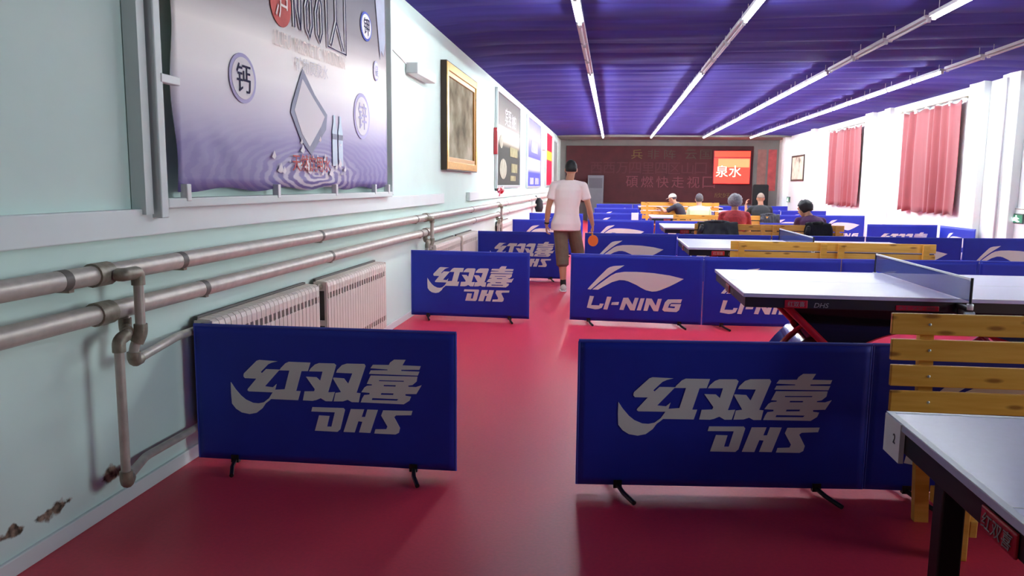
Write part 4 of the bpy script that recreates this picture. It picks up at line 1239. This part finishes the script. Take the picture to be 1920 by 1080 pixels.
def person(label, loc, rz, J, cfg):
    """local frame: faces +y, right hand side is +x, feet at z = 0"""
    t = thing('person', label, 'person', loc, rz)
    vox = cfg.get('voxel', 0.008)
    bm = nb()
    ax = (J['shR'] - J['shL']).normalized()
    hx = (J['hipR'] - J['hipL']).normalized()
    up = (J['neck'] - J['pelvis']).normalized()
    ay = up.cross(ax).normalized()
    def tors(g, ext=0.0):
        P, K = J['pelvis'], J['neck']
        q = lambda f: P + (K - P) * f
        lean = J.get('hunch', 0.0)
        bow = lambda f: -ay * lean * math.sin(PI * min(1, max(0, f)))
        return [(q(-0.10 - ext) + bow(0), hx * (0.10 + g), ay * (0.085 + g)), (q(0.0) + bow(0), hx * (0.158 + g), ay * (0.112 + g)), (q(0.2) + bow(.2), ax * (0.150 + g), ay * (0.105 + g)), (q(0.38) + bow(.38), ax * (0.143 + g), ay * (0.100 + g)),
                (q(0.6) + bow(.6), ax * (0.165 + g), ay * (0.112 + g)), (q(0.78) + bow(.78), ax * (0.178 + g), ay * (0.108 + g)), (q(0.90) + bow(.9), ax * (0.150 + g), ay * (0.085 + g)), (q(1.0), ax * (0.070 + g), ay * (0.062 + g))]
    loft(bm, tors(-0.004), 24)
    for s in 'LR':
        limb(bm, [J['neck'] + (J['sh' + s] - J['neck']) * 0.35 - up * 0.02, J['sh' + s]], [0.05, 0.052])
        limb(bm, [J['sh' + s], (J['sh' + s] + J['el' + s]) / 2, J['el' + s], J['el' + s] + (J['wr' + s] - J['el' + s]) * 0.3, J['wr' + s]], [0.054, 0.047, 0.038, 0.041, 0.027])
        kn, hp, an = J['kn' + s], J['hip' + s], J['an' + s]
        calf = an + (kn - an) * 0.7
        limb(bm, [hp, hp + (kn - hp) * 0.4, kn, calf, an], [0.092, 0.08, 0.056, 0.058, 0.037])
        hd = cfg.get('hand' + s)
        if hd is None:
            dd = (J['wr' + s] - J['el' + s]).normalized()
            hd = dict(d=dd, palm=-ax if s == 'R' else ax, thumb=ay, curl=0.5)
        hand(bm, J['wr' + s], hd['d'], hd['palm'], hd['thumb'], hd['curl'])
    # neck and head
    hc = J['head']; face = J.get('face', V(0, 1, 0)).normalized(); hu = J.get('crown', V(0, 0, 1)); hu = (hu - face * hu.dot(face)).normalized(); hr = face.cross(hu)
    R = Matrix((hr, face, hu)).transposed()
    limb(bm, [J['neck'] - up * 0.03, hc - hu * 0.07 - face * 0.02], [0.060, 0.054])
    ball(bm, hc + hu * 0.012, 0.077, 0.094, 0.108, 20, 14, R)
    ball(bm, hc - hu * 0.055 + face * 0.025, 0.058, 0.068, 0.062, 16, 10, R)
    ball(bm, hc - hu * 0.098 + face * 0.062, 0.024, 0.022, 0.02, 10, 8, R)
    limb(bm, [hc + face * 0.088 + hu * 0.01, hc + face * 0.108 - hu * 0.03], [0.009, 0.015])
    limb(bm, [hc + face * 0.088 + hu * 0.032 - hr * 0.04, hc + face * 0.09 + hu * 0.034 + hr * 0.04], [0.011, 0.011])
    limb(bm, [hc + face * 0.088 - hu * 0.06 - hr * 0.02, hc + face * 0.088 - hu * 0.06 + hr * 0.02], [0.010, 0.010])
    for s in (-1, 1):
        ball(bm, hc + hr * s * 0.08 - hu * 0.012 - face * 0.008, 0.010, 0.021, 0.033, 10, 8, R)
        ball(bm, hc + hr * s * 0.034 + face * 0.079 + hu * 0.012, 0.013, 0.010, 0.009, 10, 8, R)
    if not cfg.get('shoes', True):
        pass
    for s in 'LR':
        an = J['an' + s]; fd = J.get('foot' + s, V(0, 1, 0)).normalized()
        limb(bm, [an, an - V(0, 0, 0.03) - fd * 0.03, an - V(0, 0, 0.05) + fd * 0.08], [0.036, 0.034, 0.028])
    body = remesh('body', bm, cfg['skin'], t, vox)
    body.data.materials.append(mat('eye_dark', srgb(30, 24, 22), 0.3)); body.data.materials.append(mat('lip', srgb(160, 92, 82), 0.5))
    for p in body.data.polygons:
        c = p.center
        for s in (-1, 1):
            if (c - (hc + hr * s * 0.034 + face * 0.09 + hu * 0.012)).length < 0.011: p.material_index = 1
        e = c - (hc + face * 0.097 - hu * 0.06)
        if abs(e.dot(hr)) < 0.026 and abs(e.dot(hu)) < 0.007 and abs(e.dot(face)) < 0.02: p.material_index = 2
    # shirt
    if 'shirt' in cfg:
        g = cfg.get('fit', 0.016)
        bm = nb()
        rs = tors(g, 0.0)
        rs[0] = (rs[0][0], rs[1][1] * 0.98, rs[1][2] * 0.98)
        if cfg.get('hem'): rs[0] = (rs[0][0] + up * cfg['hem'], rs[0][1], rs[0][2])
        if cfg.get('flare'):
            fl = cfg['flare']; rs[0] = (rs[0][0] - up * 0.02, rs[0][1] * fl, rs[0][2] * fl); rs[1] = (rs[1][0], rs[1][1] * fl, rs[1][2] * fl)
        loft(bm, rs[:-1] + [(rs[-1][0], ax * 0.088, ay * 0.074)], 26)
        for s in 'LR':
            e = J['sh' + s] + (J['el' + s] - J['sh' + s]) * cfg['sleeve'] if cfg['sleeve'] <= 1 else J['el' + s] + (J['wr' + s] - J['el' + s]) * (cfg['sleeve'] - 1)
            limb(bm, [J['neck'] + (J['sh' + s] - J['neck']) * 0.35 - up * 0.02, J['sh' + s]], [0.058, 0.066])
            if cfg['sleeve'] <= 1: limb(bm, [J['sh' + s], e - (e - J['sh' + s]).normalized() * 0.03], [0.068, 0.056]); tube(bm, [J['sh' + s], e], 0, 14, True, [0.068, 0.066])
            else: limb(bm, [J['sh' + s], J['el' + s], e], [0.068, 0.055, 0.044])
        remesh('shirt', bm, cfg['shirt'], t, max(vox, 0.009), 5)
    if 'trousers' in cfg:
        bm = nb(); gt = cfg.get('leg_fit', 0.02)
        P, K = J['pelvis'], J['neck']
        loft(bm, [(P - up * 0.11, hx * 0.15, ay * 0.118), (P - up * 0.06, hx * 0.165, ay * 0.13), (P, hx * 0.172, ay * 0.128), (P + (K - P) * cfg.get('waist', 0.16), hx * 0.158, ay * 0.116)], 22)
        for s in 'LR':
            hp, kn, an = J['hip' + s], J['kn' + s], J['an' + s]
            f = cfg.get('leg' + s, cfg.get('leg', 0.95))
            e = kn + (an - kn) * f
            limb(bm, [hp, kn], [cfg.get('hip_r', 0.105), 0.068 + gt])
            limb(bm, [kn, e + (kn - e).normalized() * 0.04], [0.068 + gt, 0.058 + gt])
            tube(bm, [kn, e], 0, 16, True, [0.068 + gt, 0.062 + gt])
        remesh('trousers', bm, cfg['trousers'], t, max(vox, 0.009), 5)
    for s in 'LR':
        an = J['an' + s]; fd = J.get('foot' + s, V(0, 1, 0)).normalized(); pu = J.get('sole' + s, V(0, 0, 1)).normalized()
        sd = fd.cross(pu)
        if 'sock' in cfg:
            bm = nb(); kn = J['kn' + s]; limb(bm, [an - pu * 0.03, an + (kn - an).normalized() * 0.075], [0.042, 0.043])
            remesh('sock', bm, cfg['sock'], t, 0.008, 3)
        bm = nb(); base = an - pu * 0.085
        loft(bm, [(base - fd * 0.075 + pu * 0.03, sd * 0.028, pu * 0.028), (base - fd * 0.055 + pu * 0.048, sd * 0.04, pu * 0.048), (base + fd * 0.01 + pu * 0.05, sd * 0.042, pu * 0.05), (base + fd * 0.09 + pu * 0.036, sd * 0.047, pu * 0.036), (base + fd * 0.15 + pu * 0.028, sd * 0.044, pu * 0.028), (base + fd * 0.19 + pu * 0.022, sd * 0.025, pu * 0.018)], 14)
        sh_ = link('shoe', bm, cfg.get('shoe', M_DARK), t, 'all')
        bm = nb()
        loft(bm, [(base + fd * q + pu * 0.001, sd * w, fd * 0.0 + pu * 0.012) for q, w in ((-0.08, 0.025), (-0.05, 0.043), (0.02, 0.043), (0.09, 0.05), (0.15, 0.046), (0.195, 0.025))], 12)
        link('sole', bm, cfg.get('sole', M_WHITE), sh_, 'all')
    if 'hair' in cfg:
        hk = cfg['hair']
        bm = nb()
        ball(bm, hc + hu * hk.get('up', 0.022) - face * hk.get('back', 0.016), hk.get('rx', 0.083), hk.get('ry', 0.093), hk.get('rz', 0.106), 28, 20, R)
        low, fr = hk.get('low', -0.05), hk.get('front', 0.035)
        dele = []
        for v in bm.verts:
            e = v.co - hc
            f_, u_ = e.dot(face), e.dot(hu)
            lim = low if f_ < fr * 0.2 else low + (0.105 - low) * min(1, (f_ - fr * 0.2) / 0.06)
            if u_ < lim: 
                side = e - hu * u_
                k_ = max(0.35, 1.0 - (lim - u_) * 9.0)
                v.co = hc + side * k_ + hu * (lim - 0.25 * (lim - u_))
        am = hk.get('rough', 0.004)
        for v in bm.verts:
            e = (v.co - hc)
            v.co += e.normalized() * am * noise.noise(e * 45)
        link('hair', bm, hk['mat'], t, 'all')
    return t, hr, face, hu

# walking man, seen from behind
mj = dict(pelvis=V(0.0, 0, 0.94), neck=V(0.03, 0.0, 1.535), head=V(0.055, 0.02, 1.685), shL=V(-0.165, 0, 1.455), shR=V(0.225, 0, 1.45),
          elL=V(-0.245, -0.02, 1.16), wrL=V(-0.272, 0.03, 0.92), elR=V(0.315, -0.01, 1.16), wrR=V(0.365, 0.03, 0.93),
          hipL=V(-0.08, 0, 0.90), hipR=V(0.10, 0.01, 0.90), knL=V(-0.045, 0.03, 0.485), anL=V(-0.02, -0.03, 0.085), knR=V(0.165, 0.20, 0.53), anR=V(0.165, 0.30, 0.135),
          face=V(-0.08, 1, -0.02), footR=V(0.05, 1, 0.25), soleR=V(0, -0.25, 1), footL=V(-0.1, 1, 0))
cfg = dict(skin=M_SKIND, voxel=0.006, shirt=mat('tshirt_pinkish_white', srgb(246, 226, 222), 0.8, bump=0.15, scale=9), sleeve=0.62, fit=0.024, hem=-0.015, flare=1.15, hip_r=0.099,
           trousers=mat('olive_brown_shorts', srgb(112, 98, 80), 0.8, var=0.08, scale=20, bump=0.1), legL=0.33, legR=0.10, leg_fit=0.026,
           sock=M_DARK, shoe=mat('shoe_pale_grey', srgb(206, 198, 192), 0.6), hair=dict(mat=M_HAIRB, low=-0.035, rx=0.083, ry=0.09),
           handR=dict(d=V(0.08, 0.1, -1), palm=V(-1, 0.1, 0), thumb=V(0, 1, 0), curl=1.15), handL=dict(d=V(0.0, 0.15, -1), palm=V(1, 0, 0), thumb=V(0, 1, 0), curl=0.75))
man, hr, fc_, hu_ = person('man walking away in pinkish white T-shirt and olive shorts, holding a paddle', (-0.63, 10.86, 0), 0.0, mj, cfg)
bm = nb(); 
wp = mj['wrL'] + (mj['elL'] - mj['wrL']).normalized() * 0.025
tube(bm, [wp - (mj['elL'] - mj['wrL']).normalized() * 0.012, wp + (mj['elL'] - mj['wrL']).normalized() * 0.012], 0.034, 14)
link('wrist_band', bm, M_DARK, man, True)
# paddle in the right hand
pt = thing('table_tennis_paddle', 'orange rubber paddle held in the walking man\'s right hand', 'paddle', (-0.63 + 0.372, 10.86 + 0.048, 0.86))
bm = nb(); tube(bm, [(-0.012, 0, 0.02), (-0.006, 0, -0.085)], 0.0, 10, True, [0.0145, 0.012]); link('handle', bm, M_WOOD, pt, True)
def paddle_outline(r): return [(0.006 + 0.95 * r * math.sin(a), -0.155 - r * math.cos(a) * 1.04) for a in [2 * PI * k / 28 for k in range(28)]]
def ppl(off0, off1, r, m_, nm):
    bm = flat_shape(nb(), [[paddle_outline(r)]], lambda x, z, k: Vector((x, off1 if k else off0, z)))
    return link(nm, bm, m_, pt)
ppl(-0.003, 0.003, 0.075, M_WOOD, 'blade')
ppl(-0.008, -0.003, 0.074, mat('rubber_orange', srgb(226, 106, 40), 0.5), 'rubber')
ppl(0.003, 0.008, 0.074, mat('rubber_black', srgb(24, 22, 24), 0.5), 'rubber')

def seated(hx_=0.0, lean=0.0, height=0.0, turn=0.0):
    p = V(0, 0, 0.53); n = V(0.0 + hx_, 0.10 + lean, 1.055 + height)
    return dict(pelvis=p, neck=n, head=n + V(hx_ * 0.4, 0.045 + lean * 0.3, 0.152), shL=n + V(-0.185, -0.005, -0.075), shR=n + V(0.185, -0.005, -0.075),
                elL=n + V(-0.24, 0.06, -0.35), wrL=n + V(-0.14, 0.27, -0.42), elR=n + V(0.24, 0.06, -0.35), wrR=n + V(0.14, 0.27, -0.42),
                hipL=V(-0.09, 0.02, 0.53), hipR=V(0.09, 0.02, 0.53), knL=V(-0.11, 0.44, 0.52), knR=V(0.11, 0.44, 0.52), anL=V(-0.11, 0.42, 0.088), anR=V(0.11, 0.42, 0.088), hunch=0.03)
M_TRD = mat('dark_trousers', srgb(38, 38, 46), 0.8, var=0.1, scale=20)
j = seated(0.0, 0.02, 0.02)
hd = V(0, 0.3, -0.05)
lap = dict(d=V(0.3, 1, -0.3), palm=V(0, 0, -1), thumb=V(1, 0, 0), curl=0.4)
lapR = dict(d=V(-0.3, 1, -0.3), palm=V(0, 0, -1), thumb=V(-1, 0, 0), curl=0.4)
person('woman with silver hair in red shirt seated on the jacket bench', (1.98, 13.04, 0), -0.05, j,
       dict(skin=M_SKIN, voxel=0.010, shirt=mat('red_shirt', srgb(190, 58, 66), 0.8, var=0.2, scale=30), sleeve=0.75, trousers=M_TRD, handL=lap, handR=lapR,
            hair=dict(mat=M_HAIRG, low=-0.075, rx=0.118, ry=0.118, rz=0.118, back=0.03, up=0.015, rough=0.012)))
j = seated(-0.03, 0.10, -0.06)
j['face'] = V(-0.75, 0.6, -0.35); j['head'] = j['neck'] + V(-0.09, 0.06, 0.125)
person('person with short black hair in purple top seated on the right of the jacket bench', (3.24, 13.05, 0), 0.05, j,
       dict(skin=M_SKIN, voxel=0.010, shirt=mat('purple_top', srgb(74, 30, 78), 0.8, var=0.2, scale=30), sleeve=1.6, trousers=M_TRD, handL=lap, handR=lapR,
            hair=dict(mat=M_HAIRB, low=-0.06, rx=0.125, ry=0.125, rz=0.125, back=0.02, up=0.02, front=0.06, rough=0.018)))
j = seated(0.0, 0.03, -0.02)
person('person with grey hair in light green shirt seated on the bench', (1.88, 17.30, 0), 0.05, j,
       dict(skin=M_SKIN, voxel=0.012, shirt=mat('light_green_shirt', srgb(206, 222, 178), 0.8), sleeve=0.7, fit=0.03, trousers=M_TRD, handL=lap, handR=lapR,
            hair=dict(mat=M_HAIRGD, low=-0.06, rough=0.006)))
j = seated(0.0, 0.0, 0.015)
j['elL'] = j['neck'] + V(-0.27, 0.10, -0.22); j['wrL'] = j['neck'] + V(-0.28, 0.17, 0.0)
person('bald man in black shirt with raised left hand, grey jacket behind him', (3.16, 17.30, 0), 0.0, j,
       dict(skin=M_SKIND, voxel=0.012, shirt=mat('black_shirt', srgb(36, 36, 40), 0.8, var=0.1, scale=20), sleeve=0.65, fit=0.026, trousers=M_TRD,
            handL=dict(d=V(0.15, 0.1, 1), palm=V(1, 0, 0), thumb=V(0, -1, 0), curl=0.9), handR=lapR,
            hair=dict(mat=mat('cropped_grey_hair', srgb(150, 128, 112), 0.7, var=0.2, scale=40), low=0.01, rx=0.079, ry=0.09, rz=0.103, back=0.012, up=0.014, rough=0.002)))
# leaning man in a pale cap, turned left with an arm over the bench
j = seated(0.0, 0.14, -0.05)
j['head'] = j['neck'] + V(0.0, 0.08, 0.135); j['face'] = V(0.15, 1, -0.25)
j['elR'] = j['neck'] + V(0.20, 0.20, -0.20); j['wrR'] = j['neck'] + V(0.05, 0.38, -0.16); j['elL'] = j['neck'] + V(-0.2, 0.22, -0.2); j['wrL'] = j['neck'] + V(0.0, 0.36, -0.10)
cp, chr_, cf, cu = person('person in a pale cap and dark shirt leaning left by the farthest bench', (1.86, 20.70, 0), 1.35, j,
       dict(skin=M_SKIN, voxel=0.012, shirt=mat('charcoal_shirt', srgb(44, 42, 54), 0.8, var=0.1, scale=20), sleeve=0.8, trousers=M_TRD,
            handL=dict(d=V(0.5, 1, 0.2), palm=V(0, 0, -1), thumb=V(1, 0, 0), curl=0.6), handR=dict(d=V(-0.3, 1, 0.2), palm=V(0, 0, -1), thumb=V(-1, 0, 0), curl=0.6),
            hair=dict(mat=M_HAIRGD, low=-0.03, rough=0.004)))
bm = nb(); hc = j['head']; R = Matrix((chr_, cf, cu)).transposed()
ball(bm, hc + cu * 0.04 - cf * 0.006, 0.094, 0.106, 0.095, 20, 14, R)
for v in list(bm.verts):
    if (v.co - hc).dot(cu) < 0.03: v.co += cu * (0.03 - (v.co - hc).dot(cu))
loft(bm, [(hc + cu * 0.038 + cf * 0.06, chr_ * 0.075, cu * 0.008), (hc + cu * 0.035 + cf * 0.12, chr_ * 0.07, cu * 0.007), (hc + cu * 0.025 + cf * 0.17, chr_ * 0.045, cu * 0.005)], 14)
link('cap', bm, mat('pale_cap', srgb(206, 200, 186), 0.8), cp, 'all')

# jackets hung over the bench backs
def hung_jacket(label, loc, w, drop, m_, seed, thick=0.05):
    """draped over a bench top rail: local x along the rail, z = 0 at the rail top"""
    t = thing('hung_jacket', label, 'jacket', loc, 0)
    bm = nb(); n, k = 26, 18
    gr = []
    for i in range(n + 1):
        u = i / n; row = []
        for q in range(k + 1):
            v = q / k                     # front hem -> over the rail -> back hem
            s = (v - 0.5) * 2
            hang = max(0, abs(s) - 0.12) / 0.88
            dr = drop * (1.0 if s < 0 else 0.55)
            z = 0.034 + 0.03 * noise.noise(Vector((u * 4, seed, 5))) - hang * dr * (1 + 0.08 * noise.noise(Vector((u * 3, seed, s))))
            y = (-1 if s < 0 else 1) * (min(abs(s), 0.12) / 0.12 * 0.03 + hang * 0.03) 
            fold = 0.045 * noise.noise(Vector((u * 7 + seed, s * 1.2, 1))) + 0.012 * math.sin(u * 22 + seed + 2 * s)
            y += (-abs(fold) if s < 0 else abs(fold)) * min(1, hang * 3)
            x = (u - 0.5) * w * (1 - 0.10 * (1 - min(1, hang * 2.2)) + 0.04 * math.sin(5 * s + seed))
            row.append(bm.verts.new((x, y, z + 0.014 * noise.noise(Vector((u * 6, s * 2, seed))))))
        gr.append(row)
    for i in range(n):
        for q in range(k): bm.faces.new((gr[i][q], gr[i + 1][q], gr[i + 1][q + 1], gr[i][q + 1]))
    bm.normal_update(); bmesh.ops.solidify(bm, geom=bm.faces[:], thickness=0.012)
    link('jacket_body', bm, m_, t, 'all')
    bm = nb(); limb(bm, [V(-w * 0.38, -0.075, -0.04), V(-w * 0.43, -0.085, -drop * 0.6), V(-w * 0.40, -0.08, -drop * 1.02)], [0.035, 0.04, 0.032])
    link('sleeve', bm, m_, t, 'all')
    bm = nb(); limb(bm, [V(-w * 0.30, 0.0, 0.022), V(-w * 0.1, -0.015, 0.034), V(w * 0.1, -0.01, 0.036), V(w * 0.26, 0.005, 0.024)], [0.022, 0.028, 0.028, 0.02])
    link('collar', bm, m_, t, 'all')
M_J1 = mat('black_nylon', srgb(40, 38, 42), 0.5, var=0.25, scale=14, bump=0.25)
M_J2 = mat('grey_black_fabric', srgb(58, 56, 62), 0.75, var=0.25, scale=14, bump=0.25)
hung_jacket('black jacket hung wide over the left end of a bench', (1.68, 12.83, 0.875), 0.66, 0.25, M_J1, 1.0)
hung_jacket('black coat hung behind the purple top on a bench', (3.22, 12.83, 0.875), 0.42, 0.27, mat('black_wool', srgb(30, 27, 29), 0.85, var=0.3, scale=20, bump=0.4), 4.0)
hung_jacket('grey black jacket hung behind the bald man', (3.30, 17.08, 0.86), 0.42, 0.20, M_J2, 8.0)
